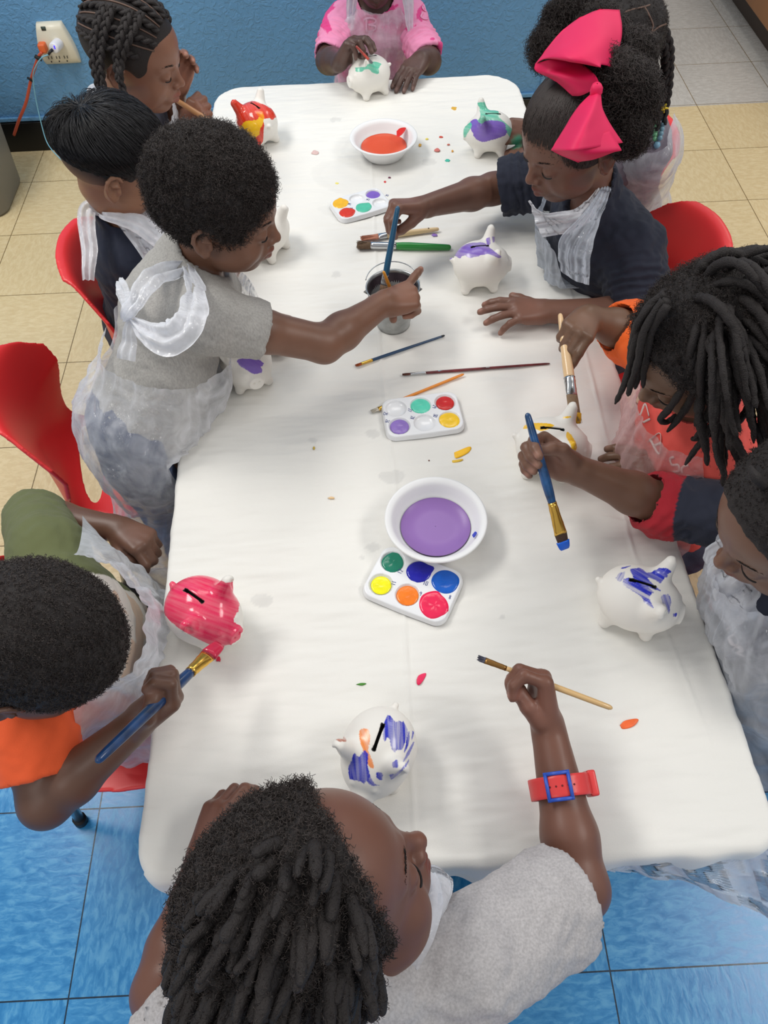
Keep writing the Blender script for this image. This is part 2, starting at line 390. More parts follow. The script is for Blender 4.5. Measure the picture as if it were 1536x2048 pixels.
pts = cat([p0+np.array([-0.002, -0.006, -0.008]), UY(78, 112, WY-0.055), UY(72, 128, WY-0.05), UY(62, 160, WY-0.035), UY(52, 205, WY-0.03), UY(38, 240, WY-0.03), UY(28, 270, WY-0.02)], 8)
V, F = tube(pts, 0.0052, 10); mk('cord', V, F, mat('orange_cord', (196, 84, 58), 0.45), pl)
V, F = merge([tube([UY(70, 112, WY-0.062), UY(76, 116, WY-0.064), UY(84, 119, WY-0.062)], 0.006, 8), tube([UY(56, 156, WY-0.034), UY(60, 158, WY-0.05), UY(64, 162, WY-0.034)], 0.004, 8)]); mk('cable_tie', V, F, mat('black_velcro', (22, 24, 24), 0.7), pl)
ch = thing('phone_charger', 'white round USB charger plugged beside the orange plug', 'charger', UY(108, 92, WY-0.04))
wp = mat('white_plastic', (232, 232, 238), 0.3)
pc = UY(118, 86, WY-0.030); pe = UY(107, 97, WY-0.072)
V, F = tube(np.array([pc+(pe-pc)*t for t in (0, .02, .1, .85, .97, 1)]), [0.012, 0.0155, 0.017, 0.0165, 0.015, 0.013], 24); mk('body', V, F, wp, ch)
dr = unit(pe-pc)
V, F = box(pe+dr*0.001+np.array([0.0055, 0, 0.004]), (0.0035, 0.003, 0.010), 0.0005); mk('usb_port', V, F, mat('blue_port_light', (40, 20, 220), 0.4, emis=((50, 30, 255), 1.5)), ch)
cb_ = thing('charging_cable', 'thin light blue cable hanging from the white charger', 'cable', UY(106, 98, WY-0.08))
a0 = pe+dr*0.002+np.array([-0.004, 0, -0.003])
V, F = tube([a0, a0+dr*0.008+np.array([-0.004, 0, -0.002]), UY(97, 110, WY-0.088)], [0.005, 0.0045, 0.003], 10); mk('connector', V, F, mat('black_connector', (20, 20, 26), 0.4), cb_)
pts = cat([UY(98, 109, WY-0.088), UY(84, 115, WY-0.085), UY(72, 132, WY-0.07), UY(66, 155, WY-0.05), UY(72, 200, WY-0.04), UY(82, 245, WY-0.045), UY(92, 280, WY-0.06), UY(104, 300, WY-0.09), UY(125, 322, WY-0.13)], 8)
V, F = tube(pts, 0.0019, 8); mk('cord', V, F, mat('sky_blue_cord', (130, 190, 214), 0.4), cb_)
# ------------------------------------------------------------------ table and cloth
TX0, TX1, TY0, TY1 = 0.548, 1.305, -2.335, -0.505
def warpx_(X, Y):
    k = (Y-TY0)/(TY1-TY0); xl = 0.570+(0.506-0.570)*k; xr = 1.318+(1.262-1.318)*k; return xl+(xr-xl)*(X-TX0)/(TX1-TX0)
tbl = thing('folding_table', 'long low table covered by the white cloth', 'table', ((TX0+TX1)/2, (TY0+TY1)/2, 0))
V, F = box(((TX0+TX1)/2, (TY0+TY1)/2, TZ-0.022), (TX1-TX0-0.02, TY1-TY0-0.02, 0.03), 0.012); V[:, 0] = warpx_(V[:, 0], V[:, 1]); mk('tabletop', V, F, mat('table_laminate', (200, 196, 186), 0.4), tbl)
for sx in (TX0+0.16, TX1-0.16):
    for sy in (TY0+0.22, TY1-0.22):
        V, F = tube([(sx, sy, 0), (sx, sy, TZ-0.03)], 0.0125, 16); mk('leg', V, F, mat('grey_steel', (130, 132, 136), 0.3, 0.8), tbl)
def warpx(X, Y):
    k = (Y-TY0)/(TY1-TY0); xl = 0.570+(0.506-0.570)*k; xr = 1.318+(1.262-1.318)*k; return xl+(xr-xl)*(X-TX0)/(TX1-TX0)
def cloth_top(x, y):
    P = np.stack([x, y, np.zeros_like(x)], -1)
    z = 0.0014*noise(P*np.array([0.5, 3.0, 1]), 22, 1)+0.0010*noise(P*np.array([0.35, 2.2, 1]), 60, 2)
    for (ax, ay, bx, by, h_) in CREASES:
        d = np.array([bx-ax, by-ay]); L = np.hypot(*d); d = d/L; s_ = (x-ax)*d[0]+(y-ay)*d[1]; q = -(x-ax)*d[1]+(y-ay)*d[0]
        w_ = np.clip(np.minimum(s_+0.05, L+0.05-s_)/0.05, 0, 1); z = z+h_*np.exp(-(q/0.0022)**2)*w_-0.3*h_*np.exp(-((q-0.006)/0.006)**2)*w_
    return z
def cre(a, b, h_=0.0016):
    A = U(*a, TZ); B = U(*b, TZ); return (A[0], A[1], B[0], B[1], h_)
CREASES = [cre((740, 260), (760, 700)), cre((760, 700), (782, 900)), cre((790, 950), (812, 1300)), cre((812, 1300), (832, 1720)), cre((1100, 420), (1190, 780)), cre((1190, 780), (1262, 1090)), cre((1262, 1090), (1420, 1480), 0.001),
    cre((1225, 1038), (1360, 1070), 0.002), cre((335, 1105), (560, 1085), 0.0009), cre((560, 1085), (760, 1060), 0.0007), cre((430, 250), (660, 245), 0.0008), cre((340, 1290), (470, 1240), 0.0008)]
WETS = [((745, 350), (118, 42)), ((672, 240), (8, 5)), ((745, 868), (14, 8)), ((625, 882), (9, 5)), ((785, 955), (24, 12)), ((525, 1201), (22, 13)), ((672, 549), (9, 7)), ((745, 1094), (15, 9)), ((725, 1117), (6, 4)), ((1004, 1236), (6, 4)), ((860, 325), (14, 7)), ((1000, 640), (40, 30)), ((745, 300), (60, 30)), ((745, 420), (100, 20))]
cl = []
RX = 0.07
def cloth_mesh():
    nx, ny = 260, 600; drop = 6
    hang = 22
    us = np.linspace(0, 1, nx); vs = np.linspace(0, 1, ny)
    X, Y = np.meshgrid(TX0+us*(TX1-TX0), TY0+vs*(TY1-TY0), indexing='ij')
    # round the four corners by pulling the grid in
    cx, cy = (TX0+TX1)/2, (TY0+TY1)/2; hx, hy = (TX1-TX0)/2, (TY1-TY0)/2
    def pull(X, Y):
        RX = np.where(Y > cy, .075, .028); dx = np.abs(X-cx)-(hx-RX); dy = np.abs(Y-cy)-(hy-RX); m = (dx > 0) & (dy > 0)
        r = np.hypot(dx, dy); mx = np.maximum(dx, dy); s_ = np.where(m & (r > 0), mx/np.maximum(r, 1e-6), 1)
        X2 = np.where(m, cx+np.sign(X-cx)*(hx-RX+dx*s_), X); Y2 = np.where(m, cy+np.sign(Y-cy)*(hy-RX+dy*s_), Y); return X2, Y2
    X, Y = pull(X, Y)
    X = warpx(X, Y)
    Z = TZ+cloth_top(X, Y)
    V = np.stack([X, Y, Z], -1).reshape(-1, 3); idx = np.arange(nx*ny).reshape(nx, ny)
    F = np.stack([idx[:-1, :-1], idx[1:, :-1], idx[1:, 1:], idx[:-1, 1:]], -1).reshape(-1, 4)
    ring = np.concatenate([idx[:, 0], idx[-1, 1:], idx[-2::-1, -1], idx[0, -2:0:-1]])
    B = V[ring]; nb = len(ring); tg = np.roll(B, -1, 0)-np.roll(B, 1, 0); nr = np.stack([tg[:, 1], -tg[:, 0], np.zeros(nb)], -1); nr /= np.linalg.norm(nr, axis=1)[:, None]+1e-9
    nr[:, 2] = 0
    arc = np.cumsum(np.linalg.norm(B-np.roll(B, 1, 0), axis=1)); Vs = [V]; Fs = [F]; prev = ring; base = len(V)
    prof = [(0.003, -0.0012), (0.006, -0.004), (0.0075, -0.009), (0.0078, -0.02)]+[(0.008, -0.02-0.012*k) for k in range(1, 9)]
    south = np.clip((TY0+0.06-B[:, 1])/0.06, 0, 1)
    for i, (o_, z_) in enumerate(prof):
        t = i/(len(prof)-1); wave = 0.006*t*np.sin(arc*38+2*np.sin(arc*11))+0.004*t*np.sin(arc*97)
        Q = B+nr*(o_+wave+0.005*south*np.sin(min(1, t*1.4)*math.pi))[:, None]; Q[:, 2] = B[:, 2]+z_+0.003*t*np.sin(arc*23)
        Vs.append(Q); cur = base+np.arange(nb); Fs.append(np.stack([prev, cur, np.roll(cur, -1), np.roll(prev, -1)], -1)); prev = cur; base += nb
    V = np.concatenate(Vs); F = np.concatenate(Fs)
    col = np.tile(np.array(s2l((238, 236, 230))), (len(V), 1)); px, py = PR(V); wx = px+6*noise(V, 60, 4); wy = py+4*noise(V, 60, 5)
    for (c, r) in WETS:
        q = ((wx-c[0])/r[0])**2+((wy-c[1])/r[1])**2
        k = np.clip(1.1-q, 0, 1)**0.3*(0.13 if r[0] < 30 else 0.055)*(1+0.4*(q > 0.75)); col *= (1-k[:, None]*np.array([1.0, 1.0, 0.95]))
    return V, F, col
V, F, colc = cloth_mesh()
cloth = mk('tablecloth', V, F, mat('white_woven_cloth', vcol=True, rough=0.9, bump=0.35, bscale=900, bdist=0.0006, sheen=0.2, stretch=(1, 1, 1)), None, col=colc)
tag(cloth, 'white cloth spread over the long painting table', 'tablecloth')
# paint spots on the cloth
PAINT = {}
def paint_mat(rgb, wet=0.25):
    k = 'paint_%d_%d_%d' % rgb
    return mat(k, rgb, wet, var=0.08, vscale=90, bump=0.15, bscale=120)
def blob_poly(pts, z, h_=0.0012, jag=0.0, n=5):
    """little raised paint patch from an outline in photo pixels lying at height z"""
    P = cat(list(pts)+[pts[0]], n)[:-1]; W = np.array([U(p[0], p[1], z) for p in P]); c = W.mean(0)
    rings = [W]
    for s_, zz in ((0.93, 0.6), (0.8, 0.95), (0.5, 1.0)): 
        q = c+(W-c)*s_; q[:, 2] = z+h_*zz; rings.append(q)
    W0 = W.copy(); W0[:, 2] = z-0.0005; rings[0] = W0; m = len(W)
    V = np.vstack(rings+[[(c[0], c[1], z+h_)]]); F = [(i*m+k, i*m+(k+1) % m, (i+1)*m+(k+1) % m, (i+1)*m+k) for i in range(3) for k in range(m)]+[(3*m+k, 3*m+(k+1) % m, 4*m) for k in range(m)]
    return V, F
def oval(cx, cy, rx, ry, jag=0.15, n=12, seed=0, rot=0):
    r = np.random.default_rng(seed); a = np.linspace(0, 2*math.pi, n, endpoint=False); k = 1+jag*r.uniform(-1, 1, n)
    x = rx*k*np.cos(a); y = ry*k*np.sin(a); c, s_ = math.cos(math.radians(rot)), math.sin(math.radians(rot))
    return [(cx+x[i]*c-y[i]*s_, cy+x[i]*s_+y[i]*c) for i in range(n)]
SPOTS = [((255, 196, 20), [(908, 905), (938, 893), (942, 898), (934, 907), (912, 916)]), ((240, 196, 60), [(904, 921), (926, 918), (920, 923), (906, 925)]),
    ((240, 30, 90), [(833, 1359), (838, 1350), (852, 1346), (849, 1357), (840, 1369), (834, 1368)]), ((70, 140, 40), [(712, 1369), (722, 1366), (733, 1367), (724, 1371)]),
    ((250, 110, 50), [(1240, 1450), (1250, 1441), (1272, 1437), (1277, 1441), (1266, 1453), (1246, 1458)]), ((215, 30, 70), oval(437, 1318, 5, 5, .3, seed=2)),
    ((225, 175, 60), oval(908, 217, 7, 3.5, .2, seed=3)), ((70, 190, 165), oval(895, 321, 5, 2.6, seed=4)), ((214, 120, 110), oval(874, 300, 6, 3.4, seed=5)), ((226, 170, 60), oval(840, 290, 3, 3, seed=6)),
    ((210, 80, 60), oval(882, 274, 4, 1.6, seed=7)), ((205, 110, 90), oval(897, 289, 3, 1.2, seed=8)), ((236, 214, 90), oval(854, 278, 3, 1.4, seed=9)), ((214, 60, 60), oval(770, 364, 2.5, 2, seed=10)), ((120, 60, 90), oval(779, 355, 3, 1, seed=11)),
    ((140, 110, 190), oval(869, 470, 6, 3, .2, seed=12)), ((222, 190, 184), oval(630, 305, 7, 4, seed=13)), ((200, 170, 60), oval(628, 896, 2, 3, seed=14)), ((236, 200, 150), oval(662, 996, 6, 2, .4, seed=15)), ((120, 70, 60), oval(858, 921, 1.5, 1, seed=16)), ((240, 226, 120), oval(674, 367, 4, 2, seed=17)), ((224, 160, 60), oval(905, 302, 2, 2, seed=18))]
for rgb, pts in SPOTS:
    V, F = blob_poly(pts, TZ+0.0012, 0.0010); mk('paint_spot', V, F, paint_mat(rgb, 0.45), cloth)
# ================================================================== PIGGY BANKS
def pig_mesh():
    f = SDF((-0.062, -0.058, -0.004), (0.066, 0.058, 0.112), 0.0011)
    f.ell((-0.001, 0, 0.0455), (0.0495, 0.0445, 0.0405), k=0.001)
    f.ell((0.028, 0, 0.041), (0.027, 0.028, 0.027), k=0.02)
    f.cone((0.044, 0, 0.040), (0.0585, 0, 0.040), 0.0125, 0.0125, k=0.008, cut=[((0.0595, 0, 0), (1, 0, 0))])
    for s_ in (-1, 1):
        f.cone((0.018, s_*0.025, 0.070), (0.024, s_*0.037, 0.092), 0.0145, 0.0088, k=0.010, flat=((1, 0, 0), 1.1))
        f.ell((0.031, s_*0.039, 0.088), (0.006, 0.004, 0.010), k=0.004, mode='sub')
        for x in (-0.024, 0.023):
            f.cone((x, s_*0.020, 0.018), (x*1.15, s_*0.026, 0.0065), 0.015, 0.0088, k=0.008, cut=[((0, 0, 0), (0, 0, -1))])
        f.ell((0.0600, s_*0.0045, 0.0425), (0.003, 0.0016, 0.0026), k=0.001, mode='sub')
        f.ell((0.0480, s_*0.0135, 0.0570), (0.003, 0.003, 0.003), k=0.004)
    f.cone((-0.047, 0, 0.052), (-0.053, 0.003, 0.056), 0.005, 0.004, k=0.005)
    f.cone((-0.017, 0, 0.090), (0.012, 0, 0.090), 0.0021, 0.0021, k=0.0006, mode='sub')
    for zz in (0.087, 0.084, 0.081, 0.078): f.cone((-0.017, 0, zz), (0.012, 0, zz), 0.0021, 0.0021, k=0.0003, mode='sub')
    return f.mesh()
PIGV, PIGF = pig_mesh(); PIGV = relax(PIGV, PIGF, 1, 0.4); PIGN = vnormals(PIGV, PIGF)
pig_m = mat('bisque_ceramic', vcol=True, vrough=True, rough=0.5)
WHITE_C = (240, 236, 228)
def pig(px, py, heading, label, paints=(), scale=1.0, z=TZ, gloss=0.22, streak=None, base_full=None, tilt=0):
    """paints: (rgb, polygon in photo pixels, ragged edge in pixels, streakiness, streak angle)"""
    c = U(px, py, z); th = math.radians(heading)
    R = np.array([[math.cos(th), -math.sin(th), 0], [math.sin(th), math.cos(th), 0], [0, 0, 1]])
    W = (PIGV*scale)@R.T+np.array([c[0], c[1], z+0.0008]); N = PIGN@R.T
    col = np.ones((len(W), 4), np.float32); col[:, :3] = s2l(WHITE_C); col[:, 3] = 0.55
    x, y = PR(W); face = ((CC-W)*N).sum(1)/np.linalg.norm(CC-W, axis=1) > -0.15
    for k, (rgb, poly, jag, st, ang) in enumerate(paints):
        a = math.radians(ang); s_ = (x*math.cos(a)+y*math.sin(a)); q = (-x*math.sin(a)+y*math.cos(a))
        n1 = noise(np.stack([s_*0.04, q*0.22, 0*s_], -1), 1, k+3); n2 = noise(np.stack([s_*0.02+.4*np.sin(q*.11), q*0.33, 0*s_+k], -1), 1, k+9)
        m = in_poly(x+jag*n1*math.cos(a), y+jag*n1*math.sin(a), cat(list(poly)+[poly[0]], 4)) & face
        op = np.clip(1-st*np.clip(0.5+0.9*n2, 0, 1), 0, 1)[:, None]
        c1 = np.array(s2l(rgb)); col[m, :3] = (c1*op+col[:, :3]*(1-op))[m]; col[m, 3] = gloss
    slot = (np.abs(PIGV[:, 1]) < 0.0026) & (PIGV[:, 0] > -0.0195) & (PIGV[:, 0] < 0.0145) & (PIGV[:, 2] > 0.060) & (PIGV[:, 2] < 0.0842)
    col[slot, :3] = 0.01; col[slot, 3] = 0.9
    t = thing('piggy_bank', label, 'piggy bank', (c[0], c[1], z))
    mk('body', W, PIGF, pig_m, t, col=col)
    return t
PUR = (132, 100, 196); TEAL = (92, 200, 168); BLU = (38, 48, 190); PNK = (240, 48, 96); YEL = (250, 196, 24); RED = (226, 56, 30); ORG = (250, 140, 50)
pig(742, 186, 206, 'white piggy bank with teal around its slot, in front of the pink sweatshirt', [(TEAL, [(712, 136), (730, 133), (745, 124), (762, 127), (757, 137), (757, 148), (745, 145), (735, 138), (722, 144), (712, 143)], 3, .15, 20)])
pig(521, 283, 130, 'piggy bank painted red and yellow, white only on its far side', [(RED, [(450, 200), (500, 200), (560, 225), (548, 236), (528, 238), (528, 255), (522, 290), (490, 320), (450, 300)], 2, .1, 60), ((252, 200, 40), [(490, 242), (512, 240), (522, 226), (528, 236), (520, 262), (505, 285), (470, 280), (480, 255)], 3, .1, 60), ((246, 130, 30), [(510, 224), (524, 222), (528, 236), (520, 235)], 2, .3, 60), (RED, [(538, 228), (546, 226), (548, 238), (541, 238)], 2, .1, 60)], gloss=0.12)
pig(977, 302, 176, 'purple and teal topped piggy bank beside the girl with the pink bow', [(TEAL, [(955, 205), (992, 205), (1000, 235), (1028, 262), (1030, 285), (1010, 262), (985, 250), (945, 255), (930, 275), (925, 262), (940, 245), (960, 235)], 2, .25, 10), (PUR, [(942, 242), (952, 238), (965, 248), (975, 241), (1005, 244), (1014, 260), (1011, 270), (990, 278), (965, 284), (950, 275), (944, 262)], 3, .05, 10)], gloss=0.15)
pig(955, 567, 2, 'white piggy bank with purple paint running over its back, by the bucket', [(PUR, [(899, 520), (905, 503), (925, 490), (955, 485), (972, 487), (980, 496), (1000, 510), (997, 516), (978, 508), (960, 510), (940, 516), (928, 510), (920, 517), (910, 512)], 3, .25, 10), (PUR, [(972, 478), (979, 474), (981, 488), (974, 489)], 2, .5, 80), (PUR, [(984, 474), (989, 474), (989, 484), (985, 484)], 2, .5, 80)])
pig(538, 503, 60, 'plain white piggy bank half hidden behind the boy in the grey shirt', [])
pig(500, 756, -68, 'white piggy bank with a purple patch beneath the reaching bare arm', [(PUR, [(497, 700), (504, 699), (509, 712), (528, 727), (522, 733), (524, 740), (520, 748), (505, 747), (490, 738), (480, 732), (475, 722), (488, 714), (498, 712)], 4, .05, 30)], gloss=0.2)
pig(1090, 930, -12, 'yellow-striped piggy bank behind the hand with the blue brush', [(YEL, [(1044, 852), (1066, 846), (1104, 848), (1100, 858), (1082, 862), (1068, 856), (1050, 858)], 4, .05, 0), (YEL, [(1134, 862), (1146, 874), (1153, 890), (1148, 912), (1142, 893), (1137, 880), (1132, 872)], 5, .15, 80), (YEL, [(1046, 886), (1050, 884), (1050, 900), (1045, 900)], 2, 0, 80), (YEL, [(1126, 834), (1140, 832), (1142, 835), (1128, 837)], 1, 0, 0)], scale=1.05)
pig(1256, 1228, -24, 'white piggy bank with blue strokes near the right table edge', [(BLU, [(1261, 1138), (1282, 1137), (1296, 1146), (1312, 1139), (1332, 1136), (1342, 1145), (1330, 1155), (1322, 1167), (1310, 1160), (1294, 1156), (1320, 1180), (1330, 1185), (1300, 1175), (1280, 1162), (1268, 1158)], 3, .25, 30), (BLU, [(1247, 1160), (1262, 1155), (1285, 1162), (1300, 1178), (1306, 1186), (1298, 1196), (1308, 1216), (1292, 1208), (1280, 1192), (1262, 1180), (1248, 1170)], 4, .75, 30),
    (BLU, [(1230, 1158), (1240, 1145), (1250, 1146), (1242, 1163)], 2, .8, -60), (BLU, [(1242, 1135), (1262, 1131), (1258, 1134), (1244, 1138)], 2, .7, -10), (BLU, [(1322, 1195), (1336, 1188), (1342, 1205), (1338, 1228), (1332, 1212), (1325, 1206)], 3, .55, 70), (BLU, [(1346, 1228), (1354, 1226), (1352, 1234), (1347, 1233)], 1, .4, 70)], scale=1.04)
pig(420, 1252, -38, 'piggy bank painted bright pink all over its back, near the left table edge', [(PNK, [(320, 1200), (340, 1165), (370, 1150), (420, 1150), (450, 1165), (470, 1165), (472, 1185), (480, 1200), (476, 1222), (468, 1236), (470, 1245), (484, 1255), (480, 1276), (465, 1288), (440, 1296), (400, 1280), (360, 1258), (330, 1230)], 2, .12, 20)], scale=1.05, gloss=0.14)
pig(760, 1520, 248, 'white piggy bank with blue and orange strokes, nearest the camera', [(ORG, [(718, 1468), (722, 1459), (734, 1458), (740, 1470), (739, 1488), (736, 1500), (744, 1520), (748, 1536), (738, 1532), (730, 1510), (722, 1490)], 2, .3, 70), ((176, 92, 60), [(670, 1476), (678, 1468), (690, 1476), (692, 1482), (676, 1482)], 2, .4, 40),
    (BLU, [(770, 1440), (780, 1431), (788, 1440), (804, 1442), (812, 1454), (815, 1470), (808, 1492), (798, 1502), (784, 1498), (778, 1478), (768, 1482), (766, 1462)], 5, .55, 88), (BLU, [(700, 1524), (708, 1508), (718, 1512), (728, 1502), (736, 1508), (735, 1530), (740, 1552), (730, 1566), (714, 1562), (700, 1558), (697, 1540)], 4, .3, 85), (BLU, [(738, 1548), (748, 1566), (758, 1570), (745, 1572), (734, 1562)], 2, .4, 40), (BLU, [(752, 1546), (764, 1546), (764, 1562), (754, 1556)], 2, .5, 80),
    (BLU, [(775, 1552), (790, 1548), (806, 1534), (818, 1518), (814, 1530), (800, 1546), (784, 1558)], 4, .4, -40), (BLU, [(784, 1526), (794, 1520), (796, 1534), (786, 1536)], 2, .4, 80), (BLU, [(815, 1470), (819, 1462), (818, 1486), (808, 1506), (812, 1486)], 2, .3, 90), (BLU, [(825, 1462), (828, 1466), (824, 1480), (823, 1476)], 1, .3, 90), (BLU, [(826, 1484), (829, 1484), (818, 1510), (806, 1524), (814, 1505)], 2, .3, -60)], scale=1.02)
# ================================================================== BOWLS
foam = mat('white_foam', (240, 240, 240), 0.5, bump=0.06, bscale=500)
def bowl(px, py, r, h, label, lrgb, lr, lz, stains):
    c = U(px, py, TZ); t = thing('foam_bowl', label, 'bowl', (c[0], c[1], TZ+0.001))
    w_ = lambda q, i: 0.006*math.sin(q*48) if i in (9, 10, 11) else 0
    rb = r*0.58
    prof = [(0.0005, 0.001), (rb*0.9, 0.0), (rb, 0.002), (r*0.80, h*0.62), (r*0.90, h*0.86), (r*0.985, h*0.9), (r, h*0.95), (r*0.995, h), (r*0.96, h*1.0), (r*0.90, h*0.955), (r*0.87, h*0.91), (r*0.84, h*0.84), (r*0.79, h*0.66), (rb*1.02, 0.007), (rb*0.8, 0.0045), (0.0005, 0.0045)]
    V, F = lathe(prof, 96, (c[0], c[1], TZ+0.001), w_); mk('bowl_shell', V, F, foam, t)
    V, F = lathe([(0.0005, lz), (lr*0.5, lz), (lr*0.985, lz), (lr, lz+0.0012)], 64, (c[0], c[1], TZ+0.001)); mk('paint_water', V, F, mat('paint_water_%d' % lrgb[0], lrgb, 0.3, spec=0.25), t)
    for rgb, pts, z in stains:
        V, F = blob_poly(pts, TZ+z, 0.0006); mk('paint_stain', V, F, paint_mat(rgb, 0.4), t)
    return t
bowl(768, 310, 0.0765, 0.043, 'white foam bowl of orange-red water at the far end', (222, 88, 58), 0.0515, 0.020, [((226, 40, 30), [(793, 262), (800, 256), (812, 255), (808, 264), (800, 272), (794, 273)], 0.0425)])
bowl(870, 1068, 0.0755, 0.043, 'white foam bowl of purple water in the middle of the table', (148, 112, 178), 0.052, 0.020, [((44, 60, 190), [(944, 1070), (950, 1063), (954, 1066), (948, 1075)], 0.0425)])
# ================================================================== PALETTES
pal_m = mat('white_palette_plastic', (240, 241, 243), 0.18, spec=0.6)
def palette(corners, label, wells, texts):
    """corners: four photo pixels (TL, TR, BR, BL) of the outline on the cloth; wells: per cell (rgb or None, size, seed)"""
    Z = TZ+0.010; C = [U(p[0], p[1], Z)[:2] for p in corners]; c = sum(C)/4
    ex = unit((C[1]-C[0])+(C[2]-C[3])); ey = np.array([-ex[1], ex[0]]); Wd = (np.linalg.norm(C[1]-C[0])+np.linalg.norm(C[2]-C[3]))/2; Hd = abs(((C[0]-C[3])@ey+(C[1]-C[2])@ey)/2)
    t = thing('paint_palette', label, 'paint palette', (c[0], c[1], TZ+0.0015))
    P3 = lambda u, v, z: np.array([*(c+ex*u+ey*v), TZ+0.0015+z])
    cw = [(-Wd*0.335, Hd*0.235), (0.0, Hd*0.235), (Wd*0.335, Hd*0.235), (-Wd*0.335, -Hd*0.235), (0.0, -Hd*0.235), (Wd*0.335, -Hd*0.235)]; wr = min(Wd*0.142, Hd*0.215)
    n = 130; m = int(n*Hd/Wd); us = np.linspace(-Wd/2, Wd/2, n); vs = np.linspace(-Hd/2, Hd/2, m); X, Y = np.meshgrid(us, vs, indexing='ij')
    r0 = 0.016; hx, hy = Wd/2, Hd/2; dx = np.abs(X)-(hx-r0); dy = np.abs(Y)-(hy-r0); k = (dx > 0) & (dy > 0); rr = np.hypot(dx, dy); s_ = np.where(k, np.maximum(dx, dy)/np.maximum(rr, 1e-9), 1)
    X = np.where(k, np.sign(X)*(hx-r0+dx*s_), X); Y = np.where(k, np.sign(Y)*(hy-r0+dy*s_), Y); Zt = np.full_like(X, 0.0095)
    edge = np.minimum(hx-np.abs(X), hy-np.abs(Y))
    for (a, b) in cw:
        d = np.hypot(X-a, Y-b)/wr; Zt = np.where(d < 1, 0.0095-0.0072*np.sqrt(np.clip(1-d**2, 0, 1))**0.8, Zt)
    V = (np.array([*c, TZ+0.0015])+X[..., None]*np.array([*ex, 0])+Y[..., None]*np.array([*ey, 0])+Zt[..., None]*np.array([0, 0, 1.0])).reshape(-1, 3)
    idx = np.arange(n*m).reshape(n, m); F = np.stack([idx[:-1, :-1], idx[1:, :-1], idx[1:, 1:], idx[:-1, 1:]], -1).reshape(-1, 4)
    ring = np.concatenate([idx[:, 0], idx[-1, 1:], idx[-2::-1, -1], idx[0, -2:0:-1]]); B = V[ring]; cen = np.array([*c, 0]); Vs = [V]; Fs = [F]; prev = ring; base = len(V)
    for o_, z_ in ((0.0012, 0.0088), (0.0020, 0.007), (0.0035, 0.0)):
        D_ = B-cen; D_[:, 2] = 0; D_ /= np.linalg.norm(D_, axis=1)[:, None]; Q = B+D_*o_; Q[:, 2] = TZ+0.0015+z_; Vs.append(Q); cur = base+np.arange(len(ring)); Fs.append(np.stack([prev, cur, np.roll(cur, -1), np.roll(prev, -1)], -1)); prev = cur; base += len(ring)
    mk('tray', np.concatenate(Vs), np.concatenate(Fs), pal_m, t)
    for i, wdef in enumerate(wells):
        if wdef is None: continue
        rgb, size, jag, tail = wdef; a, b = cw[i]; r_ = np.random.default_rng(i+int(Wd*1e5)); q = np.linspace(0, 2*math.pi, 40, endpoint=False)
        rad = wr*size*(1+jag*np.interp(q, np.linspace(0, 2*math.pi, 10), np.r_[(u_ := r_.uniform(-1, 1, 9)), u_[:1]]))
        if tail is not None: rad = rad+wr*tail[1]*np.exp(-(((q-math.radians(tail[0])+math.pi) % (2*math.pi)-math.pi)/0.28)**2)
        zz = 0.0075 if size < 0.97 else 0.0102; lv = [(1.0, zz-0.0012), (0.96, zz), (0.8, zz+0.0006*(size > .97)), (0.45, zz+0.0003+0.001*jag), (0.15, zz+0.0001)]
        V = [P3(a+rad[j]*s2*math.cos(q[j]), b+rad[j]*s2*math.sin(q[j]), z2+(0.0007*jag*4*math.sin(5*q[j]+9*s2) if 0.1 < s2 < .9 else 0)) for s2, z2 in lv for j in range(40)]+[P3(a, b, zz)]
        F = [(l*40+j, l*40+(j+1) % 40, (l+1)*40+(j+1) % 40, (l+1)*40+j) for l in range(4) for j in range(40)]+[(160+j, 160+(j+1) % 40, 200) for j in range(40)]
        mk('paint', V, F, paint_mat(rgb, 0.12), t)
    ink = mat('blue_ink', (40, 60, 140), 0.5)
    segs = {'0': [[(0, 0), (1, 0), (1, 2), (0, 2), (0, 0)]], '1': [[(.5, 0), (.5, 2)]], '2': [[(0, 2), (1, 2), (1, 1.2), (0, 0), (1, 0)]], '3': [[(0, 2), (1, 2), (.4, 1.1), (1, .7), (.8, 0), (0, 0)]], '4': [[(0.1, 2), (0, 1), (1, 1)], [(.8, 1.7), (.7, 0)]], '5': [[(1, 2), (0, 2), (0, 1.1), (1, 1), (.8, 0), (0, 0)]],
            '6': [[(.9, 2), (0, .8), (.2, 0), (1, .1), (.9, .9), (0, .8)]], '7': [[(0, 2), (1, 2), (.3, 0)]], '8': [[(.5, 1), (0, 1.6), (.5, 2), (1, 1.6), (0, .4), (.5, 0), (1, .4), (.5, 1)]], '9': [[(.9, 1.1), (0, 1.3), (.3, 2), (1, 1.7), (.8, 0)]]}
    ps = []
    for s_, px, py, ang in texts:
        o_ = U(px, py, Z+0.0015); a = math.radians(ang); e1 = np.array([math.cos(a), math.sin(a), 0]); e2 = np.array([-math.sin(a), math.cos(a), 0]); hgt = 0.0031
        for j, chx in enumerate(s_):
            for pl_ in segs[chx]:
                pp = [o_+e1*((x-0.5+(j-(len(s_)-1)/2)*1.6)*hgt*0.75)+e2*((y-1)*hgt) for x, y in pl_]; pp = [np.array([p[0], p[1], TZ+0.0015+0.0098]) for p in pp]
                ps.append(tube(pp, 0.00042, 6))
    if ps:
        V, F = merge(ps); mk('number_marks', V, F, ink, t)
    return t, P3
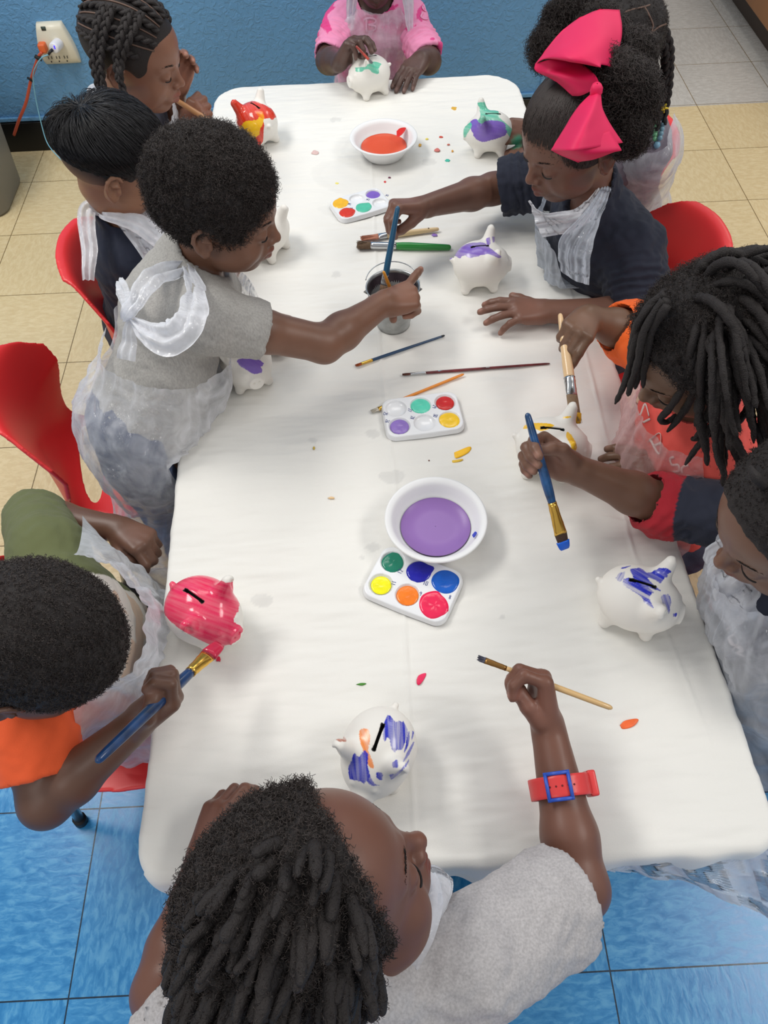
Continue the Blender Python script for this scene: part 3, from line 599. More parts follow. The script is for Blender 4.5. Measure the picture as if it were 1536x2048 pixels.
palette([(657, 399), (760, 376), (778, 410), (686, 444)], 'white paint palette of messy colours beside the farther bowl', [((250, 190, 40), 1.08, .08, (70, .25)), None, (PUR, 0.9, .05, None), ((224, 60, 34), 1.08, .12, None), (TEAL, 1.06, .07, (30, .2)), None],
    [('25', 736, 399, 70), ('24', 699, 408, 70), ('26', 702, 417, 70), ('28', 774, 391, 70)])
palette([(763, 800), (912, 784), (926, 855), (779, 877)], 'white paint palette with two empty wells, in the table centre below the brushes', [None, ((98, 214, 184), 0.93, 0, None), ((208, 42, 38), 0.86, 0, None), ((150, 120, 200), 0.88, 0, None), None, ((252, 205, 40), 0.95, .03, (150, .25))],
    [('25', 771, 827, 250), ('26', 775, 842, 250), ('27', 820, 820, 250), ('28', 825, 835, 250), ('29', 869, 813, 250), ('30', 871, 831, 250)])
palette([(772, 1092), (924, 1144), (888, 1254), (724, 1183)], 'white paint palette of six bright wet colours touching the purple bowl', [((26, 130, 104), 0.92, .05, (100, .3)), ((32, 34, 170), 1.0, .05, (40, .35)), ((20, 96, 200), 1.15, .06, None), ((250, 244, 20), 0.84, 0, None), ((252, 130, 34), 0.9, 0, None), ((244, 40, 88), 1.22, .12, (100, .15))],
    [('12', 800, 1143, 60), ('11', 787, 1166, 70), ('10', 851, 1166, -22), ('9', 841, 1187, -22), ('8', 900, 1194, -22), ('7', 892, 1211, 70)])
# ================================================================== BUCKET
c = U(787, 648, TZ); bk = thing('metal_bucket', 'small galvanised bucket of brush water beneath the two reaching hands', 'bucket', (c[0], c[1], TZ+0.001))
gal = mat('galvanised_steel', (170, 172, 172), 0.32, 0.9, var=0.18, vscale=60, bump=0.15, bscale=120)
H = 0.085; r0, r1 = 0.030, 0.047
V, F = lathe([(0.001, 0.003), (r0-0.002, 0.003), (r0-0.001, 0), (r0+0.001, 0.001), (r0+0.0005, 0.004), (r0+0.0035, H*0.22), (r0+(r1-r0)*0.8, H*0.78), (r0+(r1-r0)*0.82+0.001, H*0.80), (r0+(r1-r0)*0.84, H*0.82), (r1-0.0015, H-0.002), (r1+0.0012, H-0.0015), (r1+0.0016, H), (r1+0.0005, H+0.0015), (r1-0.0012, H), (r1-0.003, H-0.003), (r0, 0.006), (0.001, 0.006)], 72, (c[0], c[1], TZ+0.001)); mk('pail', V, F, gal, bk)
V, F = lathe([(r1-0.0034, H-0.004), (r0+0.0042, 0.026)], 60, (c[0], c[1], TZ+0.001)); mk('shaded_stained_lining', V, F, mat('shaded_stained_steel', (74, 62, 70), 0.35, 0.4, var=.5, vscale=40, stretch=(1, 1, .3)), bk)  # added inner surface; its dark colour holds the pail's inside shadow plus paint dirt
V, F = lathe([(0.0005, 0.034), (r0+0.004, 0.034), (r0+0.0050, 0.0345)], 48, (c[0], c[1], TZ+0.001)); mk('murky_water', V, F, mat('murky_water', (86, 66, 62), 0.08), bk)
P = [np.array([c[0]+(r1+0.001)*math.cos(a), c[1]+0.012+(r1*0.95)*math.sin(a), TZ+H+0.001+0.010*math.sin(a)]) for a in np.linspace(-0.25, math.pi*0.95, 24)]
V, F = tube(P, 0.0010, 8); mk('handle', V, F, mat('bright_wire', (180, 182, 184), 0.25, 1.0), bk)
for s_ in (-1, 1):
    V, F = tube([(c[0]+s_*(r1-0.001), c[1]-0.002, TZ+H-0.010), (c[0]+s_*(r1+0.004), c[1]-0.002, TZ+H-0.006), (c[0]+s_*(r1-0.001), c[1]-0.002, TZ+H-0.002)], 0.0016, 8); mk('handle_ear', V, F, gal, bk)
# ================================================================== BRUSHES
gold = mat('brass_ferrule', (226, 180, 84), 0.22, 0.9); silver = mat('silver_ferrule', (196, 198, 200), 0.22, 0.95)
def brush(tip, end, label, cat_='paintbrush', handle=(28, 76, 110), ferr=gold, hair=(190, 110, 50), wet=None, r=0.0035, rt=None, rf=None, wf=None, lh=0.014, lf=0.030, flat=0.45, up=(0, 0, 1), hrough=0.3, knob=1.0, name='paintbrush', end_rgb=None, stains=0, splay=1.0, hole=False, twist=None):
    """tip/end: (px,py,z) of bristle tip and handle end"""
    A = U(*tip) if len(tip) == 3 and tip[0] > 20 else np.array(tip, float); B = U(*end) if len(end) == 3 and end[0] > 20 else np.array(end, float)
    d = unit(B-A); L = np.linalg.norm(B-A); rf = rf or r*0.95; wf = wf or rf*1.35; rt = rt or r*0.55
    t = thing(name, label, cat_, A if A[2] < B[2] else B)
    up = np.array(up, float); up = unit(up-d*(up@d)); 
    # bristles
    s = np.linspace(0, 1, 8); w_ = wf*(0.55+0.45*s)**0.6 if splay <= 1 else wf*(splay-(splay-1)*s)
    P = A+d*np.outer(s*lh*1.05, 1).reshape(-1, 1)
    V, F = tube(P, w_*np.array([0.75]+[1]*7), 16, flat=[flat*(0.25+0.75*x**0.5) for x in s], up=up)
    mk('bristles', V, F, mat('bristle_%d_%d_%d' % hair, hair, 0.7, var=0.35, vscale=900, bump=0.8, bscale=900, stretch=None), t)
    if splay > 1 or wet is None:
        n = 90; rr = np.random.default_rng(5); side = np.cross(d, up); a = rr.uniform(0, 6.28, n); q = np.sqrt(rr.uniform(0, 1, n)); 
        b0 = A+d*lh+(side[None]*np.cos(a)[:, None]*wf*0.9+up[None]*np.sin(a)[:, None]*wf*flat*0.9)*q[:, None]
        e0 = A+(side[None]*np.cos(a)[:, None]*wf*splay*0.95+up[None]*np.sin(a)[:, None]*wf*flat*splay)*q[:, None]-d*rr.uniform(-0.003, 0.0015, n)[:, None]
        PS = b0[:, None]+(e0-b0)[:, None]*np.linspace(0, 1, 4)[None, :, None]; V, F = strands(PS, np.full((n, 4), 0.00028)); mk('loose_bristles', V, F, mat('bristle_%d_%d_%d' % hair, hair), t)
    if wet:
        s = np.linspace(0, 1, 6); f0 = wet[1] if len(wet) > 1 and not isinstance(wet[1], int) else 0.6
        P = A-d*0.0006+d*(s*lh*f0)[:, None]; V, F = tube(P, wf*1.07*(0.6+0.4*s**0.5)*(1 if splay <= 1 else splay), 16, flat=[flat*1.1*(0.35+0.65*x**0.5) for x in s], up=up); mk('wet_paint', V, F, paint_mat(wet[0], 0.15), t)
    # ferrule: flat at the bristles, round at the handle
    s = np.linspace(0, 1, 10); rad = wf+(rf-wf)*s**0.8; fl = flat+(1-flat)*s**0.7
    rad = rad*np.array([1.02, 1, 1, 1.04, 1, 1, 1, 1.06, 1, 1.06])
    V, F = tube(A+d*(lh+lf*s)[:, None], rad, 20, flat=list(fl), up=up); mk('ferrule', V, F, ferr, t)
    h0 = lh+lf-0.002; s = np.array([0, .04, .12, .25, .45, .7, .9, .97, .99, 1.0]); rr_ = np.interp(s, [0, .04, .18, .6, .95, .985, 1], [rf*0.93, rf*0.97, r, (r+rt)/2, rt*knob, rt*knob*0.85, rt*0.25])
    V, F = tube(A+d*(h0+(L-h0)*s)[:, None], rr_, 18, up=up)
    hm = mat('handle_%d_%d_%d' % handle, handle, hrough, coat=0.3, var=0.5 if stains else 0.05, vscale=70 if stains else 12); mk('handle', V, F, hm, t)
    if end_rgb:
        s = np.array([.955, .965, .985, .996, 1.004]); V, F = tube(A+d*(h0+(L-h0)*s)[:, None], [rt*1.0, rt*1.06, rt*1.0, rt*0.8, rt*.2], 14, up=up); mk('handle_tip', V, F, mat('tip_%d_%d_%d' % end_rgb, end_rgb, 0.3), t)
    if stains:
        sr = np.random.default_rng(int(L*1e4))
        for q, rgb in ((.55, (150, 80, 170)), (.72, (90, 110, 150)), (.8, (120, 70, 160))) if stains == 1 else ((.12, (110, 170, 190)), (.3, (90, 80, 80)), (.5, (150, 150, 150))):
            c0 = A+d*(h0+(L-h0)*q)+up*np.interp(q, s if False else [0, .04, .18, .6, .95, .985, 1], [rf*0.93, rf*0.97, r, (r+rt)/2, rt*knob, rt*knob*0.85, rt*0.25])*0.72
            V, F = tube([c0-d*0.006, c0-d*0.003, c0+d*0.003, c0+d*0.007], [0.0003, 0.0013, 0.0012, 0.0003], 8, up=up, flat=0.6); mk('dried_paint', V, F, paint_mat(rgb, 0.4), t)
    if hole:
        c0 = A+d*(L-0.022)+up*rt*0.92; V, F = tube([c0, c0+up*0.0012], 0.0016, 12); mk('hanging_hole', V, F, mat('dark_hole', (70, 50, 30), 0.7), t)
    return t
zt_ = TZ+0.005
brush((722, 477, TZ+0.007), (878, 458, TZ+0.007), 'wooden handled flat brush with pink-stained bristles lying under the blue-brush hand', handle=(226, 196, 150), ferr=silver, hair=(196, 130, 104), r=0.0065, rt=0.0042, rf=0.006, wf=0.0085, lh=0.036, lf=0.018, flat=0.4, hole=True)
brush((714, 490, TZ+0.009), (902, 495, TZ+0.006), 'thick green handled round brush with silver ferrule and brown bristles', handle=(34, 132, 52), ferr=silver, hair=(104, 80, 58), r=0.0082, rt=0.006, rf=0.0072, wf=0.0078, lh=0.028, lf=0.052, flat=0.95, splay=1.3)
brush((712, 731, TZ+0.004), (889, 671, TZ+0.0035), 'slim blue handled brush with a gold ferrule and orange tip, lying alone', handle=(24, 62, 98), hair=(176, 84, 30), r=0.0028, rt=0.0020, rf=0.0028, wf=0.0032, lh=0.010, lf=0.022, flat=0.5, end_rgb=(18, 28, 36))
brush((806, 749, TZ+0.004), (1100, 727, TZ+0.0035), 'long thin maroon brush spotted with paint', handle=(104, 34, 38), ferr=silver, hair=(110, 66, 54), r=0.0027, rt=0.0019, rf=0.0024, wf=0.0026, lh=0.013, lf=0.028, flat=0.7, stains=2)
brush((744, 823, TZ+0.004), (928, 748, TZ+0.004), 'thin orange handled brush pinned under the middle palette', handle=(232, 140, 30), hair=(214, 206, 190), r=0.0026, rt=0.0024, rf=0.0026, wf=0.0045, lh=0.012, lf=0.022, flat=0.35)
# ================================================================== PEOPLE: builders
def frame(f, up=(0, 0, 1)):
    f = unit(f); u = np.array(up, float); u = unit(u-f*(u@f)); r = np.cross(f, u); return np.stack([r, f, u], 1)
class Head:
    def __init__(s, c, f, up=(0, 0, 1), sc=1.0): s.c = np.asarray(c, float); s.R = frame(f, up); s.s = sc
    def w(s, p): return s.c+s.R@(np.asarray(p, float)*s.s)
    def wv(s, P): return s.c+(np.asarray(P, float)*s.s)@s.R.T
    def lo(s, P): return ((np.asarray(P, float)-s.c)@s.R)/s.s
CR_C = np.array([0, -0.012, 0.025]); CR_R = np.array([0.0715, 0.088, 0.073])
def add_head(F, H, ears=True):
    S = H.s
    def E(c, r, k=0.01, mode='add'): F.ell(H.w(c), np.array(r)*S, H.R, k*S, mode)
    def C(a, b, ra, rb, k=0.01, mode='add'): F.cone(H.w(a), H.w(b), ra*S, rb*S, k*S, mode)
    E(CR_C, CR_R, .001); E((0, .034, .022), (.056, .046, .050), .02); E((0, .030, -.028), (.053, .050, .056), .02)
    E((0, .050, -.078), (.027, .026, .020), .022); E((0, .015, -.070), (.045, .045, .025), .02)
    for x in (-1, 1):
        E((x*.033, .052, -.040), (.024, .022, .022), .014); E((x*.040, .030, -.058), (.02, .03, .02), .014)
        C((x*.012, .077, .010), (x*.040, .062, .012), .006, .006, .012)
        E((x*.029, .087, -.004), (.014, .010, .010), .010, 'sub')
        E((x*.029, .0665, -.005), (.0145, .0135, .0125), .003)
    C((0, .076, .002), (0, .0905, -.024), .006, .0078, .010); E((0, .0925, -.0265), (.0088, .0085, .0075), .005)
    for x in (-1, 1): E((x*.0105, .0855, -.030), (.0065, .0075, .006), .004); E((x*.005, .0900, -.0345), (.0025, .004, .003), .002, 'sub')
    E((0, .074, -.052), (.024, .014, .018), .012)
    C((-.017, .077, -.0515), (0, .0865, -.0490), .0036, .0062, .004); C((0, .0865, -.0490), (.017, .077, -.0515), .0062, .0036, .004)
    C((-.014, .0775, -.0600), (0, .0845, -.0610), .004, .0066, .004); C((0, .0845, -.0610), (.014, .0775, -.0600), .0066, .004, .004)
    C((-.017, .080, -.0550), (0, .0935, -.0555), .0010, .0014, .0015, 'sub'); C((0, .0935, -.0555), (.017, .080, -.0550), .0014, .0010, .0015, 'sub')
    if ears:
        for x in (-1, 1):
            o = lambda y, z, d=0: (x*(.0715+d), y, z)
            E(o(-.010, -.018, .001), (.006, .015, .024), .006)
            pts = [o(.004, .002, .003), o(-.004, .010, .007), o(-.015, .009, .010), o(-.022, -.001, .012), o(-.022, -.014, .011), o(-.015, -.028, .007), o(-.006, -.036, .004), o(.001, -.033, .002)]
            for a, b in zip(pts[:-1], pts[1:]): C(a, b, .0036, .0036, .003)
            E(o(-.004, -.036, .003), (.005, .006, .007), .004); E(o(-.006, -.018, .010), (.008, .0075, .012), .004, 'sub')
            C(o(.003, -.008, .007), o(-.010, -.010, .008), .002, .0028, .003); E(o(.003, -.020, .004), (.004, .004, .006), .004)
def add_hand(F, W, K, N, side, curls=None, spread=(8, 2, -4, -10), thumb=None, sc=1.0, tips=None, marks=None, ang2=None):
    """W wrist, K middle of the knuckles, N normal out of the back, side +1 left / -1 right hand"""
    W = np.asarray(W, float); D = unit(np.asarray(K, float)-W); N = np.asarray(N, float); N = unit(N-D*(N@D)); T = side*np.cross(D, N)
    P = lambda d, t, n: W+(D*d+T*t+N*n)*sc
    kn = [P(.056, .0195, 0), P(.059, .0065, .0015), P(.056, -.0070, .001), P(.050, -.0190, -.001)]
    F.cone(P(-.012, 0, 0), P(.008, 0, 0), .0185*sc, .0175*sc, .01, flat=(N, 1.15))
    for i, t in enumerate((.010, .004, -.004, -.010)):
        F.cone(P(.004, t, 0), kn[i], .0135*sc, .0098*sc, .006)
    F.cone(P(.010, -.012, -.006), P(.036, -.016, -.006), .012*sc, .010*sc, .008)
    curls = curls or [(25, 35, 20)]*4; Ls = ((.027, .017, .014), (.030, .019, .015), (.028, .018, .014), (.022, .014, .012)); Rs = (.0078, .0078, .0074, .0066); out = []
    for i in range(4):
        p = kn[i]; a = math.radians(spread[i]); Df = D*math.cos(a)+T*math.sin(a); th = 0; r = Rs[i]*sc
        for j in range(3):
            th += math.radians(curls[i][j]); d = Df*math.cos(th)-N*math.sin(th); q = p+d*Ls[i][j]*sc
            F.cone(p, q, r*(1.0, .96, .90)[j], r*(.96, .90, .78)[j], .0022); p = q
        nb = Df*math.sin(th)+N*math.cos(th); out.append((p, d, nb))
        if marks is not None: marks.append((p+nb*r*.75-d*.002, .0048*sc, 'nail')); marks.append((p-nb*r*.6-d*.004, .010*sc, 'palm'))
    th = thumb or [(.010, .016, -.006), (.030, .032, -.008), (.046, .040, -.012), (.060, .041, -.018)]
    q = [P(*t) for t in th]; rr = [.0125*sc, .0098*sc, .0090*sc, .0074*sc]
    for a in range(3): F.cone(q[a], q[a+1], rr[a], rr[a+1], .004)
    d = unit(q[3]-q[2]); nb = unit(N+T*.8-d*((N+T*.8)@d)); out.append((q[3], d, nb))
    if marks is not None:
        marks.append((q[3]+nb*.0058*sc, .0055*sc, 'nail')); marks.append((P(.035, 0, -.012), .030*sc, 'palm')); marks.append((q[3]-nb*.006*sc, .009*sc, 'palm'))
    return out
RELAX = [(18, 22, 14), (22, 28, 16), (26, 30, 18), (30, 30, 18)]
GRIP = [(48, 62, 34), (58, 74, 40), (64, 78, 44), (66, 76, 44)]
PINCH = [(38, 52, 28), (50, 62, 34), (60, 72, 40), (66, 76, 40)]
FLAT = [(6, 10, 6), (5, 8, 6), (6, 10, 6), (8, 12, 8)]
TH_GRIP = [(.010, .014, -.006), (.030, .026, -.016), (.048, .022, -.028), (.062, .012, -.034)]
TH_OVER = [(.008, .014, -.006), (.028, .028, -.014), (.046, .026, -.026), (.058, .014, -.036)]
def lerp(a, b, t): return np.asarray(a, float)*(1-t)+np.asarray(b, float)*t
def add_arm(F, sh, el, wr, g=0.0, k=.012, rs=(.036, .0325, .0300, .0300, .0195)):
    F.cone(sh, lerp(sh, el, .45), rs[0]+g, rs[1]+g, k); F.cone(lerp(sh, el, .45), el, rs[1]+g, rs[2]+g, k)
    F.cone(el, lerp(el, wr, .3), rs[2]+g, rs[3]+g, k); F.cone(lerp(el, wr, .3), wr, rs[3]+g, rs[4]+g, k)
def torso_frame(sp):
    n = np.asarray(sp['neck'], float); p = np.asarray(sp['pelvis'], float); u = unit(n-p); r = unit(np.asarray(sp['shR'], float)-np.asarray(sp['shL'], float)); r = unit(r-u*(r@u)); f = np.cross(u, r)
    return n, p, np.stack([r, f, u], 1)
def add_torso(F, sp, g=0.0):
    n, p, R = torso_frame(sp); L = np.linalg.norm(n-p); u = R[:, 2]; f = R[:, 1]; fat = sp.get('fat', 1.0)
    F.cone(sp['shL'], sp['shR'], .040+g, .040+g, .03)
    F.ell(n-u*L*.30, ((.108+g)*fat, (.074+g)*fat, L*.30+g), R, .03); F.ell(n-u*L*.62+f*.008, ((.100+g)*fat, (.076+g)*fat, L*.28+g), R, .03)
    F.ell(p+u*.02, ((.108+g)*fat, (.086+g)*fat, .085+g), R, .03)
def person(sp):
    t = thing('person', sp['label'], 'person', sp.get('base', (sp['pelvis'][0], sp['pelvis'][1], 0)), group=None)
    sk = np.array(s2l(sp['skin'])); H = sp['H']; nk = sp['neck']; pts = [H.c+.13, H.c-.13, nk, sp['pelvis']]+[sp[k] for k in ('shL', 'shR', 'elL', 'elR', 'wrL', 'wrR') if k in sp]+[h[0] for h in sp['hands']]+[np.asarray(h[0])+.11*unit(np.asarray(h[0])-np.asarray(h[4])) for h in sp['hands']]
    legs = sp['legs']; pts += [q for l in legs for q in l]
    P = np.array([np.asarray(q, float) for q in pts]); lo = P.min(0)-.075; hi = P.max(0)+.075; lo[2] = max(lo[2], -.005)
    F = SDF(lo, hi, sp.get('h', .0029)); marks = []
    add_head(F, H); F.cone(H.w((0, -.018, -.050)), nk, .036, .040, .018)
    add_torso(F, sp)
    for s_ in 'LR': add_arm(F, sp['sh'+s_], sp['el'+s_], sp['wr'+s_])
    for (K, N, side, kw, W) in sp['hands']: sp.setdefault('tips', []).append(add_hand(F, W, K, N, side, marks=marks, **kw))
    for l in legs:
        F.cone(l[0], l[1], .058, .042, .03); F.cone(l[1], l[2], .042, .028, .015); F.cone(l[2], np.asarray(l[2])+unit(np.asarray(l[3])-np.asarray(l[2]))*.10, .026, .020, .012)
    V, Fc = F.mesh(); del F; V = relax(V, Fc, 1, .35); N_ = vnormals(V, Fc)
    col = np.tile(sk, (len(V), 1)); L = H.lo(V)
    lipc = np.array(s2l(sp.get('lip', tuple(int(a*b) for a, b in zip(sp['skin'], (1.0, .80, .80))))))
    d = np.minimum(np.linalg.norm((L-(0, .086, -.0495))/(.019, .02, .0052), axis=1), np.linalg.norm((L-(0, .084, -.0612))/(.017, .02, .0058), axis=1)); w_ = np.clip((1.1-d)/.25, 0, 1)[:, None]; col = col*(1-w_)+lipc*w_
    nose = np.exp(-(np.linalg.norm((L-(0, .095, -.028)), axis=1)/.016)**2)[:, None]; col = col*(1+.12*nose*np.array([1, .8, .7]))
    for c, r, kind in marks:
        w_ = np.clip(1.35-np.linalg.norm(V-c, axis=1)/r, 0, 1)[:, None]
        tc = np.clip(sk*np.array([1.9, 1.65, 1.6])+.06, 0, .62) if kind == 'nail' else np.clip(sk*np.array([1.5, 1.3, 1.25])+.03, 0, .6)
        col = col*(1-w_*.85)+tc*w_*.85
    for c, r, rgb in sp.get('smears', []):
        w_ = np.clip(1.5-np.linalg.norm(V-np.asarray(c), axis=1)/r+.4*noise(V, 120), 0, 1)[:, None]; col = col*(1-w_)+np.array(s2l(rgb))*w_
    mk('body', V, Fc, mat('skin', vcol=True, rough=0.42, bump=0.12, bscale=700, bdist=0.0005, sss=0.06, var=0.05, vscale=30, spec=0.4), t, col=np.clip(col, 0, 1))
    # eyelids' lashes and brows
    for x in (-1, 1):
        A = [H.w((x*(.029+.0145*math.cos(a)), .0795-.006*abs(math.cos(a))**2+.0005, -.0085-.0035*math.sin(a))) for a in np.linspace(0.1, math.pi-.1, 12)]
        Vv, Ff = tube(A, [.0006]+[.0011]*10+[.0006], 6); mk('eyelashes', Vv, Ff, mat('lash', (20, 14, 12), .7), t)
        n = 46; r_ = np.random.default_rng(3); u_ = r_.uniform(0, 1, n); b0 = np.array([(x*(.013+.029*q), .0835-.010*q*q-.006*q, .0125+.004*math.sin(q*2.6)+r_.uniform(-.0016, .0016)) for q in u_]); e0 = b0+np.array([(x*.006, -.0012, .0012)]*n)
        PS = H.wv(b0)[:, None]+(H.wv(e0)-H.wv(b0))[:, None]*np.linspace(0, 1, 3)[None, :, None]; Vv, Ff = strands(PS, np.full((n, 3), .00042)); mk('eyebrow', Vv, Ff, mat('brow', (28, 20, 16), .7), t)
    # shirt
    top = sp['shirt']; n, p, R = torso_frame(sp); g = top.get('g', .008); lo = P.min(0)-.075; hi = P.max(0)+.075; lo[2] = max(lo[2], sp['pelvis'][2]-.10)
    F = SDF(lo, hi, top.get('h', .0036)); add_torso(F, sp, g)
    F.cone(nk, nk+(H.w((0, -.018, -.05))-nk)*.35, .052, .047, .03)
    cuts = []
    for s_ in 'LR':
        sh, el, wr = (np.asarray(sp[k+s_], float) for k in ('sh', 'el', 'wr')); fr = top['sl'][0 if s_ == 'L' else 1]; rr = top.get('r', (.046, .044)); G = top.get('gs', 0)
        if fr <= 1:
            e = lerp(sh, el, fr); d = unit(el-sh); F.cone(sh, e+d*.02, rr[0], rr[1], .02, cut=[(e, d)]); cuts.append((e, d, lerp(rr[0], rr[1], fr*0+1)))
        else:
            e = lerp(el, wr, fr-1); d = unit(wr-el); F.cone(sh, el, rr[0], rr[1]*.97, .02); F.cone(el, e+d*.02, rr[1], rr[1]*.90, .02, cut=[(e, d)]); cuts.append((e, d, rr[1]*.92))
    for e, d, r in cuts: F.cone(e-d*.016, e+d*.03, float(np.max(r))-.0075, float(np.max(r))-.0075, .001, mode='sub')
    nd = unit(H.w((0, -.018, -.05))-nk); F.cone(nk+nd*top.get('neck', .026)+R[:, 1]*.012, nk+nd*.12+R[:, 1]*.03, .047, .07, .003, mode='sub')
    V, Fc = F.mesh(); del F; V = relax(V, Fc, 1, .3); N_ = vnormals(V, Fc)
    am = top.get('wr', .0025); Q = V@R; dsp = am*noise(Q*np.array([.7, 1, 1.6]), 26, sp['seed'])+am*.6*noise(Q, 60, sp['seed']+1)
    for s_, fr in zip('LR', top['sl']):   # ring folds where sleeves are pushed up
        if top.get('bunch'):
            sh, el, wr = (np.asarray(sp[k+s_], float) for k in ('sh', 'el', 'wr')); e = lerp(sh, el, fr) if fr <= 1 else lerp(el, wr, fr-1); d = unit(e-(sh if fr <= 1 else el)); q = (V-e)@d
            rd = np.linalg.norm(V-e-q[:, None]*d, axis=1); w_ = np.clip(1-np.abs(q+.045)/.055, 0, 1)*(rd < .065); dsp += w_*top['bunch']*np.sin(q*2*math.pi/.0145+2.2*noise(V, 30, 3))
    V = V+N_*dsp[:, None]
    if 'rgbf' in top: col = top['rgbf'](V, R, sp)
    else: col = np.tile(np.array(s2l(top['rgb'])), (len(V), 1))
    so = mk('shirt', V, Fc, top['mat'], t, col=col); sp['shirtV'] = V; sp['shirtF'] = Fc
    S = SDF(lo, hi, .007); add_torso(S, sp, g+.004); sp['shV'], sp['shF'] = S.mesh(); del S
    # trousers
    lo = P.min(0)-.08; hi = P.max(0)+.08; lo[2] = max(0, lo[2]); hi[2] = sp['pelvis'][2]+.14; F = SDF(lo, hi, .005); F.ell(p+R[:, 2]*.01, (.118, .098, .09), R, .03)
    for l in legs: F.cone(l[0], l[1], .070, .054, .03); e = lerp(l[1], l[2], .92); F.cone(l[1], e, .054, .044, .02, cut=[(e, unit(np.asarray(l[2])-np.asarray(l[1])))])
    V, Fc = F.mesh(); V = V+vnormals(V, Fc)*(.003*noise(V, 40, 5))[:, None]; kk = (V[:, 1]-TY0)/(TY1-TY0); xl = .552+(.488-.552)*kk; xr = 1.326+(1.282-1.326)*kk; zz = (V[:, 2] > .42) & (V[:, 2] < .60); V[:, 0] = np.where(zz & (p[0] < .7), np.minimum(V[:, 0], xl), np.where(zz & (p[0] > 1.1), np.maximum(V[:, 0], xr), V[:, 0])); mk('trousers', V, Fc, mat('denim_%d_%d_%d' % sp.get('pants', (70, 84, 112)), sp.get('pants', (70, 84, 112)), .85, bump=.3, bscale=600, var=.12, vscale=60), t); sp['pantsV'] = V; sp['pantsF'] = Fc
    for l in legs:
        d = unit(np.asarray(l[3])-np.asarray(l[2])); a = np.asarray(l[2], float)*np.array([1, 1, 0]); S = SDF(a-.16, a+.16, .004); S.cone(a+np.array([0, 0, .034])-d*.02, a+np.array([0, 0, .028])+d*.12, .034, .030, .02, cut=[(np.array([0, 0, .002]), (0, 0, -1))]); S.cone(a+np.array([0, 0, .03]), a+np.array([0, 0, .07]), .034, .032, .02, cut=[(a+np.array([0, 0, .072]), (0, 0, 1))])
        V, Fc = S.mesh(); mk('shoe', V, Fc, mat('shoe_grey', (70, 70, 76), .6), t)
    return t
# ------------------------------------------------------------------ plastic film aprons
def film_mat(name='clear_film', rgb=(244, 246, 252), a0=.12, a1=.5, sc=14):
    if name in MATS: return MATS[name]
    m = bpy.data.materials.new(name); m.use_nodes = True; t = m.node_tree; L = t.links.new; t.nodes.remove(t.nodes['Principled BSDF']); out = t.nodes['Material Output']
    tc = _n(t, 'ShaderNodeTexCoord'); nz = _n(t, 'ShaderNodeTexNoise'); nz.inputs['Scale'].default_value = sc; nz.inputs['Detail'].default_value = 4; nz.inputs['Distortion'].default_value = 2.2; L(tc.outputs['Object'], nz.inputs[0])
    mr = _n(t, 'ShaderNodeMapRange'); mr.inputs[1].default_value = .34; mr.inputs[2].default_value = .70; mr.inputs[3].default_value = a0; mr.inputs[4].default_value = a1; L(nz.outputs[0], mr.inputs[0])
    lw = _n(t, 'ShaderNodeLayerWeight'); lw.inputs[0].default_value = .3; ad = _n(t, 'ShaderNodeMath', operation='MULTIPLY_ADD'); L(lw.outputs['Facing'], ad.inputs[0]); ad.inputs[1].default_value = .75; L(mr.outputs[0], ad.inputs[2]); ad.use_clamp = True
    n2 = _n(t, 'ShaderNodeTexNoise'); n2.inputs['Scale'].default_value = 16; n2.inputs['Detail'].default_value = 3; n2.inputs['Distortion'].default_value = 3; mp = _n(t, 'ShaderNodeMapping'); mp.inputs['Scale'].default_value = (1, 1, .4); L(tc.outputs['Object'], mp.inputs[0]); L(mp.outputs[0], n2.inputs[0])
    ab = _n(t, 'ShaderNodeMath', operation='SUBTRACT'); L(n2.outputs[0], ab.inputs[0]); ab.inputs[1].default_value = .5; a2 = _n(t, 'ShaderNodeMath', operation='ABSOLUTE'); L(ab.outputs[0], a2.inputs[0])
    bp = _n(t, 'ShaderNodeBump'); bp.inputs['Strength'].default_value = .8; bp.inputs['Distance'].default_value = .014; L(a2.outputs[0], bp.inputs['Height'])
    df = _n(t, 'ShaderNodeBsdfDiffuse'); tl = _n(t, 'ShaderNodeBsdfTranslucent'); gl = _n(t, 'ShaderNodeBsdfGlossy'); tr = _n(t, 'ShaderNodeBsdfTransparent')
    for n in (df, tl): n.inputs[0].default_value = (*s2l(rgb), 1)
    gl.inputs['Roughness'].default_value = .16; L(bp.outputs[0], gl.inputs['Normal'])
    m1 = _n(t, 'ShaderNodeMixShader'); m1.inputs[0].default_value = .4; L(df.outputs[0], m1.inputs[1]); L(tl.outputs[0], m1.inputs[2])
    m2 = _n(t, 'ShaderNodeMixShader'); L(ad.outputs[0], m2.inputs[0]); L(tr.outputs[0], m2.inputs[1]); L(m1.outputs[0], m2.inputs[2])
    l2 = _n(t, 'ShaderNodeLayerWeight'); l2.inputs[0].default_value = .5; L(bp.outputs[0], l2.inputs['Normal']); pw = _n(t, 'ShaderNodeMath', operation='POWER'); L(l2.outputs['Facing'], pw.inputs[0]); pw.inputs[1].default_value = 4; fr = _n(t, 'ShaderNodeMath', operation='MULTIPLY_ADD'); L(pw.outputs[0], fr.inputs[0]); fr.inputs[1].default_value = .25; fr.inputs[2].default_value = .05; m3 = _n(t, 'ShaderNodeMixShader'); L(fr.outputs[0], m3.inputs[0]); L(m2.outputs[0], m3.inputs[1]); L(gl.outputs[0], m3.inputs[2]); L(m3.outputs[0], out.inputs[0])
    MATS[name] = m; return m
def grid_mesh(G):
    n, m, _ = G.shape; idx = np.arange(n*m).reshape(n, m); return G.reshape(-1, 3), np.stack([idx[:-1, :-1], idx[1:, :-1], idx[1:, 1:], idx[:-1, 1:]], -1).reshape(-1, 4)
